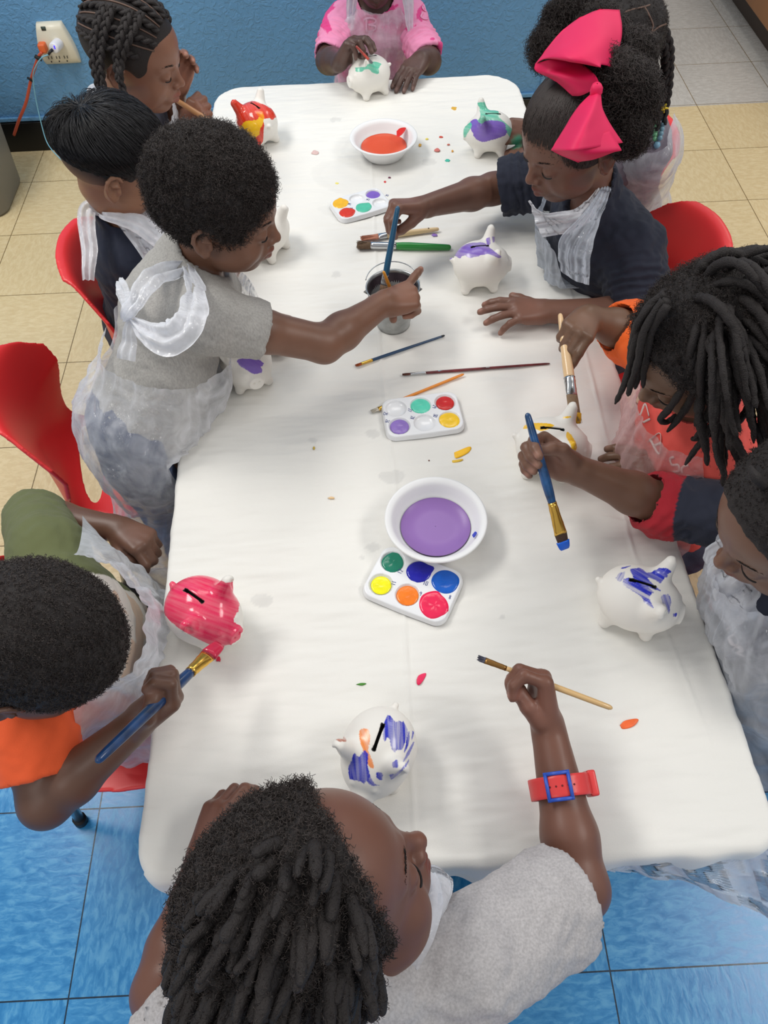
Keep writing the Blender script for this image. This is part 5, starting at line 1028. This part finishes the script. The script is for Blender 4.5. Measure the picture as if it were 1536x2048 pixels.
# ---------------------------------------------------------------- P6 girl with the pink bow
H = Head(U(1148, 268, .825), (-.84, -.37, -.37), (0, 0, 1), .97)
sp = dict(label='child with large pink hair bow and navy sweatshirt dipping a brush in the bucket', seed=6, skin=(116, 82, 68), H=H, neck=U(1190, 405, .690), pelvis=U(1205, 640, .36),
    shL=U(1268, 495, .635), shR=U(1130, 352, .635), elL=U(1275, 632, .565), elR=U(985, 378, .60), wrL=U(1092, 622, .560), wrR=U(842, 415, .640),
    shirt=dict(sl=(.98, .88), rgb=(28, 32, 48), mat=plain_c, r=(.056, .054), bunch=.0028, wr=.005, neck=.034), pants=(60, 66, 84))
sp['hands'] = [hand(sp['wrL'], U(1040, 620, .567), (0, -.1, 1), 1, curls=[(14, 18, 10), (10, 16, 10), (12, 18, 12), (20, 30, 18)], spread=(16, 5, -6, -18), thumb=[(.008, .016, -.006), (.026, .030, -.010), (.040, .040, -.012), (.052, .048, -.014)]), hand(sp['wrR'], U(800, 412, .655), (-.1, .25, .95), -1, curls=[(62, 42, 24), (66, 48, 28), (72, 60, 34), (76, 66, 36)], thumb=[(.008, .014, -.008), (.026, .018, -.024), (.040, .010, -.040), (.050, .0, -.050)])]
sp['legs'] = seated(sp['pelvis'], (-1, 0)); P6 = person(sp)
V, F, N_ = hair_cap(H, .0050, face=((0, .114, -.044), (.092, .076, .092)), noise_amp=.0008, nf=120, h=.0028); hr = mk('hair', V, F, hair_m, P6)
PB = H.w((.01, -.045, .105)); 
g = np.random.default_rng(8); n = 3500; L = H.lo(V); front = np.where((L[:, 1] > -.02))[0]; i = g.choice(front, n); p0 = V[i]+N_[i]*.0006; p2 = PB+g.normal(0, .010, (n, 3)); S0 = 8; s = np.linspace(0, 1, S0)[None, :, None]; Pm = p0[:, None]*(1-s)+p2[:, None]*s
l = (Pm.reshape(-1, 3)-H.c)@H.R/H.s-CR_C; rr = CR_R+.0062; k = np.linalg.norm(l/rr, axis=1); l = np.where((k < 1)[:, None], l/k[:, None], l); Pm = H.wv(l+CR_C).reshape(n, S0, 3)
Vv, Ff = strands(Pm, np.full((n, S0), .00045)); mk('pulled_back_strands', Vv, Ff, strand_m, hr)
curls(V, N_, 900, .005, .0012, .0003, 6, 20, t=hr, mask=(L[:, 1] > .02) & (L[:, 2] < .05))
puff(U(1248, 215, .885), (.040, .044, .050), hr, 8000, .020, .004, seed=5, lump=.009); puff(U(1252, 130, .905), (.030, .036, .038), hr, 5000, .020, .004, seed=6, lump=.008); puff(U(1256, 262, .87), (.024, .028, .030), hr, 3500, .014, .003, seed=7, lump=.005); puff(U(1222, 170, .925), (.030, .030, .034), hr, 2600, .024, .0045, seed=9, lump=.006)
bow_m = mat('pink_ribbon', (230, 22, 88), .62, bump=.25, bscale=1500, bdist=.0004)
c = U(1192, 180, .956); V, F = lathe([(.001, -.008), (.007, -.008), (.0085, -.003), (.008, .004), (.006, .008), (.001, .0085)], 20, c, lambda q, i: .10*math.sin(3*q+i)); bow = mk('hair_bow', V, F, bow_m, P6); bow['label'] = 'hot pink ribbon bow'
def sheet(rows, name, par, m, th=.0012, nu=26, nv=22, wr=.0006, seed=1):
    o = film(rows, par, name, m, nu, nv, wr, seed); md = o.modifiers.new('thickness', 'SOLIDIFY'); md.thickness = th; return o
sheet([[U(1240, 20, .955), U(1244, 70, .96), U(1226, 135, .955)], [U(1190, 22, .965), U(1200, 75, .985), U(1205, 128, .975)], [U(1128, 58, .955), U(1132, 110, .985), U(1195, 135, .975)], [U(1070, 128, .935), U(1090, 118, .955), U(1140, 122, .955)]], 'bow_loop', bow, bow_m, seed=3)
sheet([[U(1070, 128, .936), U(1095, 120, .950), U(1126, 112, .950)], [U(1072, 142, .930), U(1105, 140, .940), U(1160, 125, .950)], [U(1110, 162, .925), U(1130, 155, .945), U(1190, 150, .955)], [U(1145, 192, .92), U(1165, 190, .93), U(1200, 172, .95)]], 'bow_loop', bow, bow_m, seed=4)
sheet([[U(1188, 182, .95), U(1194, 186, .955), U(1202, 180, .95)], [U(1155, 215, .945), U(1180, 225, .965), U(1205, 215, .95)], [U(1125, 262, .925), U(1160, 270, .955), U(1222, 250, .94)], [U(1102, 300, .905), U(1150, 300, .945), U(1246, 285, .92)]], 'bow_tail', bow, bow_m, seed=5)
sheet([[U(1102, 300, .905), U(1150, 285, .945), U(1220, 262, .94)], [U(1125, 312, .90), U(1165, 308, .93), U(1242, 298, .925)], [U(1158, 325, .895), U(1190, 318, .91), U(1240, 300, .915)]], 'bow_tail', bow, bow_m, seed=6)
e = H.w((.075, -.004, -.050)); rr = .0125; e1 = unit(H.R[:, 1]+.2*H.R[:, 0]); e2 = np.array([0, 0, -1.0]); cE = e+e2*rr; V, F = tube([cE+rr*(e1*math.cos(q)+e2*math.sin(q)) for q in np.linspace(-1.4, 4.5, 36)], .0009, 8); mk('hoop_earring', V, F, mat('silver_hoop', (214, 206, 196), .15, 1.0), P6)
apron(sp, P6, sp['neck']+np.array([-.01, 0, -.02]), sp['pelvis']+np.array([-.05, 0, -.01]), (-1, -.15, 0), [(0, -55, 30), (.12, -60, 42), (.3, -70, 50), (1, -90, 70)], nv=90, nu=90, off=.007, wr=.006, m=film_mat('bluish_film', (214, 222, 234), .3, .7))
film([[U(1200, 372, .74), U(1210, 368, .74), U(1218, 372, .735)], [U(1150, 420, .735), U(1175, 425, .735), U(1200, 420, .725)], [U(1085, 425, .735), U(1110, 440, .725), U(1150, 462, .705)], [U(1060, 400, .74), U(1070, 440, .71), U(1085, 475, .69)]], P6, 'apron_collar', tie, wr=.006, seed=23, fold=.001)
film([[U(1206, 372, .742), U(1214, 372, .742), U(1222, 376, .738)], [U(1165, 430, .735), U(1180, 445, .73), U(1200, 440, .725)], [U(1120, 480, .700), U(1150, 500, .695), U(1185, 500, .705)], [U(1120, 540, .65), U(1150, 560, .65), U(1180, 570, .66)]], P6, 'apron_bib', film_mat('bluish_film'), wr=.006, seed=24, fold=.0008)
sp6 = sp
# ---------------------------------------------------------------- P7 child with locs, orange shirt
H = Head(U(1402, 690, .805), (-.78, -.22, -.58), (0, 0, 1), .98)
def coral(V, R, sp):
    o = np.array(s2l((244, 104, 34))); c = np.array(s2l((232, 92, 82))); arm = np.minimum(np.linalg.norm(V-lerp(sp['shR'], sp['elR'], .7), axis=1), np.linalg.norm(V-sp['elR'], axis=1)) < .075; col = np.where(arm[:, None], o, c)
    x, y = PR(V)
    return col
sp = dict(label='child with dark locs over the face in orange shirt, holding a thick wooden brush', seed=7, skin=(112, 84, 66), H=H, neck=U(1412, 800, .680), pelvis=U(1345, 1010, .36),
    shL=U(1440, 905, .62), shR=U(1345, 730, .625), elL=U(1405, 985, .53), elR=U(1252, 662, .605), wrL=U(1345, 962, .545), wrR=U(1174, 636, .655),
    shirt=dict(sl=(.55, 1.02), rgbf=coral, mat=plain_c, r=(.050, .050), wr=.004), pants=(70, 74, 92))
sp['hands'] = [hand(sp['wrL'], U(1312, 945, .555), (0, 0, 1), 1, curls=RELAX), hand(sp['wrR'], U(1128, 700, .688), (.1, -.2, .95), -1, curls=[(50, 22, 12), (66, 52, 30), (72, 60, 34), (76, 64, 36)], spread=(2, 1, -2, -6), thumb=[(.008, .014, -.006), (.026, .016, -.022), (.042, .010, -.036), (.054, .004, -.044)])]
sp['legs'] = seated(sp['pelvis'], (-1, 0)); P7 = person(sp)
V, F, N_ = hair_cap(H, .009, face=((0, .102, -.016), (.100, .078, .106)), noise_amp=.003, nf=70); hr = mk('hair', V, F, hair_m, P7); curls(V, N_, 7000, .010, .0022, .00042, 7, 30, t=hr)
def noface(u, k, c=(0, .117, -.050), r=(.092, .076, .094)):
    p = CR_C+u*CR_R; return np.linalg.norm((p-np.array(c))/np.array(r)) > k
def locs(H, hr, n, seed, L=(.09, .15), r=(.0042, .0062), g=(0, 0, -1), fwd=0, gs=.12, region=None, wob=.22, th=.012, name='loc', nw=.2, reject=None):
    R_ = np.random.default_rng(seed); k = 0; tries = 0; FZ = []
    while k < n and tries < n*60:
        tries += 1; u = R_.normal(size=3); u /= np.linalg.norm(u)
        if region and not region(u): continue
        p = H.w(CR_C+u*(CR_R+th*.6)); nrm = H.R@u; gg = unit(g); tg = gg-nrm*(gg@nrm)+R_.normal(0, .28, 3); d = unit(unit(tg)+nrm*nw); P = loc_path(H, p, d, R_.uniform(*L), g, gs, .006, th+R_.uniform(0, .007), wob, seed*100+tries)
        if reject and reject(*PR(P)): continue
        V, F = loc_mesh(P, R_.uniform(*r), seed*100+k); lo_ = mk(name, V, F, hair_m, hr); k += 1; FZ.append(V)
    A = np.concatenate(FZ); N_ = A-H.c; N_ /= np.linalg.norm(N_, axis=1)[:, None]; curls(A, N_, 60*n, .004, .0009, .00032, 5, seed, t=hr, name='loc_fuzz')
def rej7(x, y):   # this child keeps the forehead clear and the crown rounded
    return in_poly(x, y, [(1240, 560), (1300, 598), (1404, 596), (1412, 770), (1350, 838), (1240, 840)]).any() or (y < np.maximum(496, 590-(x-1290)*.6)).any() or (x < 1300).any()
locs(H, hr, 95, 7, (.10, .155), (.0050, .0066), (.40, -.34, -1), 0, .16, lambda u: u[2] > -.15 and noface(u, 1.10, (0, .102, -.016), (.100, .078, .106)), nw=.05, reject=rej7)
for a in ([(1330, 588, .905), (1294, 618, .885), (1272, 680, .845), (1260, 730, .805), (1248, 770, .78), (1230, 808, .75)], [(1334, 600, .905), (1296, 650, .87), (1282, 705, .83), (1276, 750, .79), (1270, 778, .77)], [(1322, 592, .90), (1280, 640, .875), (1264, 690, .83), (1258, 745, .79)], [(1334, 612, .905), (1304, 660, .87), (1294, 715, .83), (1288, 745, .80), (1286, 776, .78)], [(1326, 600, .905), (1288, 662, .87), (1276, 722, .83), (1262, 768, .79), (1256, 792, .77)],
          [(1402, 640, .885), (1385, 720, .85), (1365, 775, .80), (1338, 818, .76), (1320, 838, .745), (1334, 844, .732), (1352, 828, .74)], [(1412, 650, .885), (1396, 740, .84), (1380, 800, .77), (1356, 838, .74), (1334, 864, .72)], [(1425, 660, .88), (1420, 760, .82), (1428, 830, .76), (1412, 870, .73), (1390, 900, .71), (1370, 930, .70)],
          [(1440, 680, .88), (1438, 770, .81), (1412, 840, .75), (1388, 880, .72)], [(1470, 690, .88), (1478, 780, .80), (1450, 850, .74), (1400, 875, .72), (1382, 878, .71)], [(1410, 640, .89), (1402, 740, .85), (1400, 810, .78), (1390, 852, .745)], [(1500, 700, .87), (1500, 800, .78), (1470, 850, .74), (1430, 870, .72)],
          [(1400, 630, .89), (1384, 690, .87), (1372, 740, .83), (1358, 780, .80)], [(1450, 650, .89), (1446, 740, .84), (1430, 800, .78), (1404, 836, .75)]):
    P_ = cat([U(*q) for q in a], 10); V, F = tube(P_, .0052*(1+.22*noise(P_, 160, a[0][0]))*np.interp(np.linspace(0, 1, len(P_)), [0, .7, .95, 1], [1, .9, .6, .25]), 8); mk('loc', V, F, hair_m, hr)
strokes(sp['shirtV'], sp['shirtF'], [[(1272, 812), (1280, 830), (1290, 808), (1298, 832)], [(1286, 845), (1300, 838)], [(1296, 884), (1318, 866), (1322, 880), (1318, 908), (1300, 878)], [(1306, 892), (1322, 886)], [(1348, 914), (1340, 918), (1344, 930), (1356, 930), (1358, 942), (1346, 944)], [(1376, 930), (1364, 936), (1366, 950), (1380, 952)]], .0018, mat('white_print', (236, 226, 220), .6), P7, 'shirt_lettering')
apron(sp, P7, sp['neck']+np.array([-.01, 0, -.01]), sp['pelvis']+np.array([-.07, -.01, -.03]), (-1, -.1, 0), [(0, -75, 75), (.3, -95, 95), (1, -110, 100)], nv=90, nu=100, off=.008, wr=.006, m=film_mat('rosy_film', (232, 206, 206), .12, .4), flare=.02)
sp7 = sp
# ---------------------------------------------------------------- P8 child at the right edge
H = Head(U(1606, 1034, .79), (-.88, -.18, -.44), (0, 0, 1), 1.02)
def p8c(V, R, sp):
    navy = np.array(s2l((38, 42, 58))); red = np.array(s2l((170, 30, 44))); e = lerp(sp['shR'], sp['elR'], .78); d = unit(sp['elR']-sp['shR']); q = (V-e)@d; rd = np.linalg.norm(V-e-q[:, None]*d, axis=1); return np.where(((q > 0) & (rd < .09))[:, None], red, navy)
sp = dict(label='child at the right edge in navy and red sleeve holding a blue brush', seed=8, skin=(116, 84, 68), H=H, neck=U(1575, 1140, .67), pelvis=U(1545, 1400, .36),
    shL=U(1590, 1270, .61), shR=U(1530, 1045, .625), elL=U(1570, 1400, .50), elR=U(1318, 1008, .585), wrL=U(1480, 1450, .42), wrR=U(1142, 935, .648),
    shirt=dict(sl=(.6, 1.10), rgbf=p8c, mat=plain_c, r=(.048, .046), bunch=.003, wr=.004), pants=(60, 72, 92))
sp['hands'] = [hand(sp['wrL'], U(1450, 1470, .40), (0, 0, 1), 1, curls=RELAX), hand(sp['wrR'], U(1080, 900, .665), (-.1, .95, -.12), -1, curls=[(56, 50, 26), (60, 62, 34), (60, 58, 30), (56, 52, 26)], thumb=[(.008, .014, -.006), (.028, .024, -.012), (.044, .022, -.020), (.056, .014, -.026)])]
sp['legs'] = seated(sp['pelvis'], (-1, -.1)); P8 = person(sp)
V, F, N_ = hair_cap(H, .007, face=((0, .104, -.030), (.100, .080, .104)), noise_amp=.0015, nf=90); hr = mk('hair', V, F, hair_m, P8); L = H.lo(V); curls(V, N_, 6000, .0045, .0012, .0004, 6, 33, t=hr, mask=np.linalg.norm((L-(0, .104, -.030))/(.100, .080, .104), axis=1) > 1.10)
V, F = loc_mesh(np.array([U(1530, 975, .86), U(1515, 960, .875), U(1505, 945, .88), U(1500, 930, .88)]), .0052, 5); mk('hair_twist', V, F, hair_m, hr)
strokes(sp['shirtV'], sp['shirtF'], [[(1450, 1246), (1458, 1240), (1464, 1250), (1456, 1258)], [(1458, 1276), (1470, 1270), (1478, 1284), (1468, 1290), (1458, 1276)], [(1466, 1300), (1474, 1292), (1484, 1300), (1476, 1308), (1488, 1312)]], .003, mat('pale_print', (226, 214, 214), .7), P8, 'shirt_print')
apron(sp, P8, sp['neck']+np.array([.0, 0, 0]), sp['pelvis']+np.array([-.03, 0, -.01]), (-1, -.1, 0), [(0, -80, 85), (.3, -90, 95), (1, -100, 95)], nv=90, nu=100, off=.002, wr=.006, flare=0, m=film_mat('white_film', (226, 230, 238), .28, .66))
film([[U(1475, 1062, .70), U(1505, 1110, .70), U(1550, 1165, .695)], [U(1440, 1080, .68), U(1465, 1150, .67), U(1530, 1215, .665)], [U(1415, 1100, .655), U(1430, 1180, .635), U(1500, 1250, .63)], [U(1410, 1150, .60), U(1440, 1230, .60), U(1500, 1290, .60)]], P8, 'apron_collar', film_mat('tie_film'), wr=.005, seed=43, fold=.0015)
# ---------------------------------------------------------------- P9 child at the left, head bowed over the pink pig
H = Head(U(76, 1290, .765), (.62, -.05, -.78), (.8, 0, .6), .94)
def p9c(V, R, sp):
    ol = np.array(s2l((98, 104, 66))); og = np.array(s2l((240, 96, 48))); be = np.array(s2l((226, 200, 176))); m = (V[:, 1] > lerp(sp['shL'], sp['shR'], .42)[1]); c = np.where(m[:, None], ol, og)
    fr = ((V-sp['neck'])@R[:, 1] > -.02) & (np.abs((V-sp['neck'])@R[:, 0]) < .075); c[fr] = np.array(s2l((232, 226, 216))); k = fr & (noise(V, 26, 4) > .1); c[k] = be; return c
sp = dict(label='child bowed over a bright pink piggy bank, with one orange and one olive sleeve', seed=9, skin=(104, 74, 60), H=H, neck=U(100, 1262, .665), pelvis=U(205, 1310, .36),
    shL=U(98, 1105, .615), shR=U(60, 1452, .62), elL=U(72, 1035, .50), elR=U(92, 1602, .575), wrL=U(238, 1058, .505), wrR=U(272, 1450, .630),
    shirt=dict(sl=(.98, .62), rgbf=p9c, mat=plain_c, r=(.050, .050), wr=.003), pants=(60, 60, 64))
sp['hands'] = [hand(sp['wrL'], U(292, 1086, .51), (-.1, .3, .9), 1, curls=GRIP, thumb=TH_OVER), hand(sp['wrR'], U(328, 1404, .645), (.35, -.5, -.8), -1, curls=[(50, 80, 50), (54, 86, 54), (56, 88, 54), (56, 88, 54)], thumb=[(.008, .014, -.004), (.028, .026, -.010), (.046, .024, -.020), (.060, .016, -.026)])]
sp['legs'] = seated(sp['pelvis'], (1, 0)); P9 = person(sp)
V, F, N_ = hair_cap(H, .008, face=((0, .118, -.055), (.090, .076, .096)), noise_amp=.0014, nf=70, scale=(1, 1.0, .98)); hr = mk('hair', V, F, hair_m, P9); curls(V, N_, 14000, .0055, .0013, .0004, 7, 40, t=hr)
apron(sp, P9, sp['neck']+np.array([.02, 0, -.0]), sp['pelvis']+np.array([.06, 0, -.01]), (1, 0, .2), [(0, -85, 85), (.3, -95, 95), (1, -105, 105)], nv=90, nu=100, off=.010, wr=.007, flare=.02, m=film_mat('white_film', (226, 230, 238), .28, .66))
sp9 = sp
# ---------------------------------------------------------------- P10 child nearest the camera
H = Head(U(636, 1800, .77), (.80, .52, .12), (-.25, .35, 1), 1.04)
sp = dict(label='nearest child, grey T-shirt, dark locs, red wristband watch, holding a thin wooden brush', seed=10, skin=(116, 78, 64), H=H, neck=U(700, 1975, .70), pelvis=U(740, 2230, .36),
    shL=U(420, 2120, .64), shR=U(930, 1925, .66), elL=U(325, 1985, .575), elR=U(1160, 1778, .585), wrL=U(408, 1718, .565), wrR=U(1095, 1450, .615),
    shirt=dict(sl=(.55, .80), rgb=(182, 178, 178), mat=heather, r=(.055, .060), wr=.004), pants=(60, 70, 96))
sp['hands'] = [hand(sp['wrL'], U(432, 1655, .578), (-.45, -.1, .85), 1, curls=[(30, 55, 30), (34, 60, 34), (40, 66, 34), (44, 66, 34)], thumb=[(.010, .016, -.006), (.030, .028, -.012), (.046, .034, -.014), (.060, .034, -.014)]), hand(sp['wrR'], U(1086, 1382, .640), (.95, .1, .05), -1, curls=[(60, 70, 38), (64, 76, 40), (66, 76, 40), (66, 74, 38)], thumb=[(.010, .012, -.010), (.030, .014, -.022), (.048, .008, -.030), (.062, .002, -.034)])]
sp['legs'] = seated(sp['pelvis'], (0, 1)); P10 = person(sp)
V, F, N_ = hair_cap(H, .009, face=((0, .098, .0), (.104, .078, .112)), noise_amp=.003, nf=60); hr = mk('hair', V, F, hair_m, P10); curls(V, N_, 14000, .009, .0018, .00042, 7, 50, t=hr)
locs(H, hr, 190, 11, (.028, .055), (.0048, .0070), (-.35, -.9, -.30), 0, .12, lambda u: u[2] > -.55 and noface(u, 1.10, (0, .098, .0), (.104, .078, .112)), th=.004, nw=.10, reject=lambda x, y: in_poly(x, y, [(0, 1300), (0, 2400), (318, 2400), (326, 1920), (388, 1800), (462, 1725), (560, 1655), (700, 1630), (700, 1300)]).any())
ribbon([U(795, 1905, .72), U(830, 1850, .72), U(850, 1790, .705), U(842, 1745, .69)], [.022, .020, .018, .014], P10, up=(.2, .2, 1), seed=30)
film([[U(835, 1740, .66), U(870, 1735, .65), U(905, 1760, .64)], [U(840, 1800, .70), U(880, 1800, .70), U(900, 1790, .68)], [U(805, 1890, .715), U(835, 1900, .715), U(860, 1880, .71)]], P10, 'apron_collar', film_mat('tie_film'), wr=.004, seed=51)
apron(sp, P10, sp['neck']+np.array([0, .01, -.01]), sp['pelvis']+np.array([0, .05, 0]), (0, 1, 0), [(0, -50, 50), (1, -80, 80)], nv=50, nu=60)
# watch with red strap and blue buckle
wa = lerp(sp['wrR'], sp['elR'], .40); ax = unit(sp['elR']-sp['wrR']); e1 = unit(np.cross(ax, (0, 0, 1))); e2 = unit(np.cross(e1, ax)); rr = .0305
red_m = mat('red_strap', (222, 62, 62), .35, bump=.1); blue_m = mat('blue_buckle', (46, 86, 190), .35)
G = np.array([[wa+ax*(t*.0115)+(rr+.0012)*(1+.0*t)*(e1*math.cos(q)*1.02+e2*math.sin(q)) for q in np.linspace(0, 2*math.pi, 60)] for t in np.linspace(-1, 1, 7)]); V, F = grid_mesh(G); st = mk('watch_strap', V, F, red_m, P10); md = st.modifiers.new('thickness', 'SOLIDIFY'); md.thickness = .0022; md.offset = 1; md = st.modifiers.new('bevel', 'BEVEL'); md.width = .0006
cb = wa+(rr+.0032)*(e2*math.cos(.25)-e1*math.sin(.25)*(1 if (-e1)[0] < 0 else -1)); nb = unit(cb-wa); sx = np.cross(ax, nb); fr_ = []
for a_, b_ in (((-1, -1), (1, -1)), ((1, -1), (1, 1)), ((1, 1), (-1, 1)), ((-1, 1), (-1, -1))):
    p = cb+sx*a_[0]*.0125+ax*a_[1]*.0135; q = cb+sx*b_[0]*.0125+ax*b_[1]*.0135; d = unit(q-p); fr_.append(tube([p-d*.0018, q+d*.0018], .0021, 8, up=nb, flat=.8))
V, F = merge(fr_); mk('watch_buckle', V, F, blue_m, P10)
for k in range(5):
    c0 = wa+(rr+.0034)*(e2*math.cos(.25-.20*(k-1.4))+(-e1)*(1 if (-e1)[0] < 0 else -1)*math.sin(.25-.20*(k-1.4))); V, F = tube([c0-unit(c0-wa)*.001, c0+unit(c0-wa)*.0004], .0011, 10); mk('strap_hole', V, F, mat('strap_hole', (110, 20, 26), .6), st)
ds = unit(e1 if e1[0] > 0 else -e1); cc = wa+ds*(rr+.005); V, F = box((0, 0, 0), (.010, .026, .028), .003); Rm = np.stack([ds, np.cross(ax, ds), ax], 1); mk('watch_case', V@Rm.T+cc, F, red_m, P10)
sp10 = sp
# ================================================================== CHAIRS
chair_m = mat('red_plastic', (230, 52, 54), .38, bump=.1, bscale=900, bdist=.0003); leg_m = mat('chrome_leg', (170, 172, 176), .25, .9)
def chair_shell():
    """moulded seat and back in one shell: x forward, seat about z=0.27"""
    prof = cat([(.170, .235), (.166, .258), (.12, .270), (0, .262), (-.09, .262), (-.140, .278), (-.168, .315), (-.184, .370), (-.198, .440), (-.214, .505), (-.226, .532), (-.240, .538)], 5)
    L = np.r_[0, np.cumsum(np.linalg.norm(np.diff(prof, axis=0), axis=1))]; sN = L/L[-1]; f = SDF((-.27, -.19, .20), (.20, .19, .58), .0032)
    X, Y, Z = np.meshgrid(*f.ax, indexing='ij'); u2 = (Y/.16)**2; bk = np.clip((.27-X*0-.30+ (Z-.27))/.12, 0, 1)*(X < -.05)
    Xw = X-bk*.050*u2; Zw = Z-(1-bk)*.010*u2*(X < .15)+.030*u2*np.clip((Z-.46)/.08, 0, 1)
    best = np.full(X.shape, 9.0, np.float32); S = np.zeros(X.shape, np.float32)
    for i in range(len(prof)-1):
        a, c = prof[i], prof[i+1]; d = c-a; t = np.clip(((Xw-a[0])*d[0]+(Zw-a[1])*d[1])/(d@d), 0, 1); q = np.hypot(Xw-a[0]-t*d[0], Zw-a[1]-t*d[1]); m = q < best; best[m] = q[m]; S[m] = (sN[i]+t*(sN[i+1]-sN[i]))[m]
    half = np.interp(S, [0, .05, .3, .45, .52, .60, .72, .86, .95, 1], [.135, .155, .165, .160, .134, .138, .170, .170, .140, .105])
    D = np.maximum(best-.0045, np.abs(Y)-half); hole = ((Y/.108)**2+((S-.525)/.036)**2)**.5-1; D = np.maximum(D, -hole*.03); f.D = D.astype(np.float32)
    V, F = f.mesh(); return relax(V, F, 3, .5), F
CV, CFc = chair_shell()
def chair(x, y, deg, label):
    t = thing('chair', label, 'chair', (x, y, 0), math.radians(deg), 'red plastic chairs round the table'); bpy.context.view_layer.update()
    mk('seat_shell', CV, CFc, chair_m, t, world=False)
    for sx, sy in ((1, 1), (1, -1), (-1, 1), (-1, -1)):
        V, F = tube([(sx*.09-.01, sy*.10, .258), (sx*.115-.01, sy*.125, .20), (sx*.145-.01, sy*.145, .012)], .009, 12); l = mk('leg', V, F, leg_m, t, world=False)
        V, F = tube([(sx*.143-.01, sy*.1445, .022), (sx*.146-.01, sy*.1455, .001)], .0125, 12); mk('foot_cap', V, F, mat('black_cap', (26, 26, 28), .5), l, world=False)
    return t
chair(.400, -1.475, 15, 'red plastic chair pushed back and empty, behind the standing child')
chair(.47, -1.12, 5, 'red plastic chair under the child with straight black hair')
chair(.43, -2.01, 0, 'red plastic chair under the child with orange and olive sleeves')
chair(1.36, -1.20, 184, 'red plastic chair with rounded back behind the child wearing the pink bow')
chair(1.36, -.80, 180, 'red plastic chair under the child hidden behind the pink bow')
chair(1.53, -1.635, 184, 'red plastic chair under the child with locs and orange shirt')
chair(1.58, -2.055, 176, 'red plastic chair under the child at the right edge')
chair(.80, -2.66, 92, 'red plastic chair under the nearest child, mostly out of sight')
# ================================================================== clear plastic sheet hanging off the near end of the table
ps = film([[U(1195, 1722, .515), U(1350, 1708, .515), U(1560, 1685, .515)], [U(1205, 1728, .47), U(1365, 1738, .455), U(1580, 1745, .45)], [U(1215, 1738, .44), U(1400, 1776, .40), U(1600, 1870, .36)]], None, 'plastic_sheet', film_mat('sheet_film', a0=.45, a1=.75), wr=.002, seed=61, fold=.003)
tag(ps, 'translucent plastic sheet hanging from the near right corner of the table', 'plastic sheet')
# ================================================================== brushes in hands
brush((764, 590, .600), (796, 412, .735), 'blue handled brush standing in the bucket, held by the pink-bow child', handle=(30, 88, 122), ferr=silver, hair=(150, 120, 96), r=.0058, rt=.0042, wf=.007, lh=.018, lf=.018)
brush((792, 606, .580), (767, 543, .690), 'short orange handled brush standing in the bucket beside the blue one', handle=(236, 160, 40), ferr=silver, hair=(160, 120, 80), r=.0032, rt=.0026)
brush((1152, 846, .605), (1120, 627, .668), 'thick wooden handled flat brush with yellow-tipped bristles, held by the child with locs', handle=(232, 196, 150), ferr=silver, hair=(150, 124, 96), wet=((236, 190, 40), .35), r=.0085, rt=.0040, rf=.0085, wf=.0098, lh=.046, lf=.030, flat=.45, splay=1.12, up=(.3, -.6, .7))
brush((1130, 1098, .600), (1054, 826, .730), 'large flat brush with royal blue paint, gold ferrule and blue handle, above the table', handle=(26, 74, 122), ferr=gold, hair=(74, 52, 40), wet=((24, 100, 220), .55), r=.0072, rt=.0046, rf=.0058, wf=.0095, lh=.022, lf=.046, flat=.35, stains=1, up=(.1, -.3, 1))
brush((440, 1288, .620), (192, 1524, .715), 'big blue brush with pink loaded tip and gold ferrule, held at the left', handle=(28, 62, 108), ferr=gold, hair=(150, 40, 60), wet=((200, 44, 74), .9), r=.0075, rt=.0052, rf=.0066, wf=.0098, lh=.026, lf=.034, flat=.4, stains=1, up=(0, -.3, 1))
brush((957, 1316, .665), (1225, 1417, .640), 'slim bare wooden brush with dark grey tip, held by the nearest child', handle=(216, 178, 122), ferr=mat('copper_ferrule', (150, 110, 60), .3, .8), hair=(84, 84, 100), r=.0038, rt=.0034, rf=.0030, wf=.0040, lh=.008, lf=.026, flat=.6)
brush((744, 126, .625), (712, 92, .652), 'small brush with red ferrule held over the teal-topped piggy bank', handle=(150, 50, 40), ferr=mat('red_ferrule', (176, 60, 44), .4), hair=(130, 130, 134), r=.003, rt=.0028, lh=.010, lf=.018)
brush((487, 285, .585), (352, 200, .665), 'wooden brush with orange-stained flat bristles, held by the child with braids', handle=(206, 150, 100), ferr=mat('stained_ferrule', (170, 120, 76), .4, .5), hair=(200, 120, 50), wet=((236, 130, 40), .4), r=.0062, rt=.0055, wf=.010, lh=.022, lf=.02)
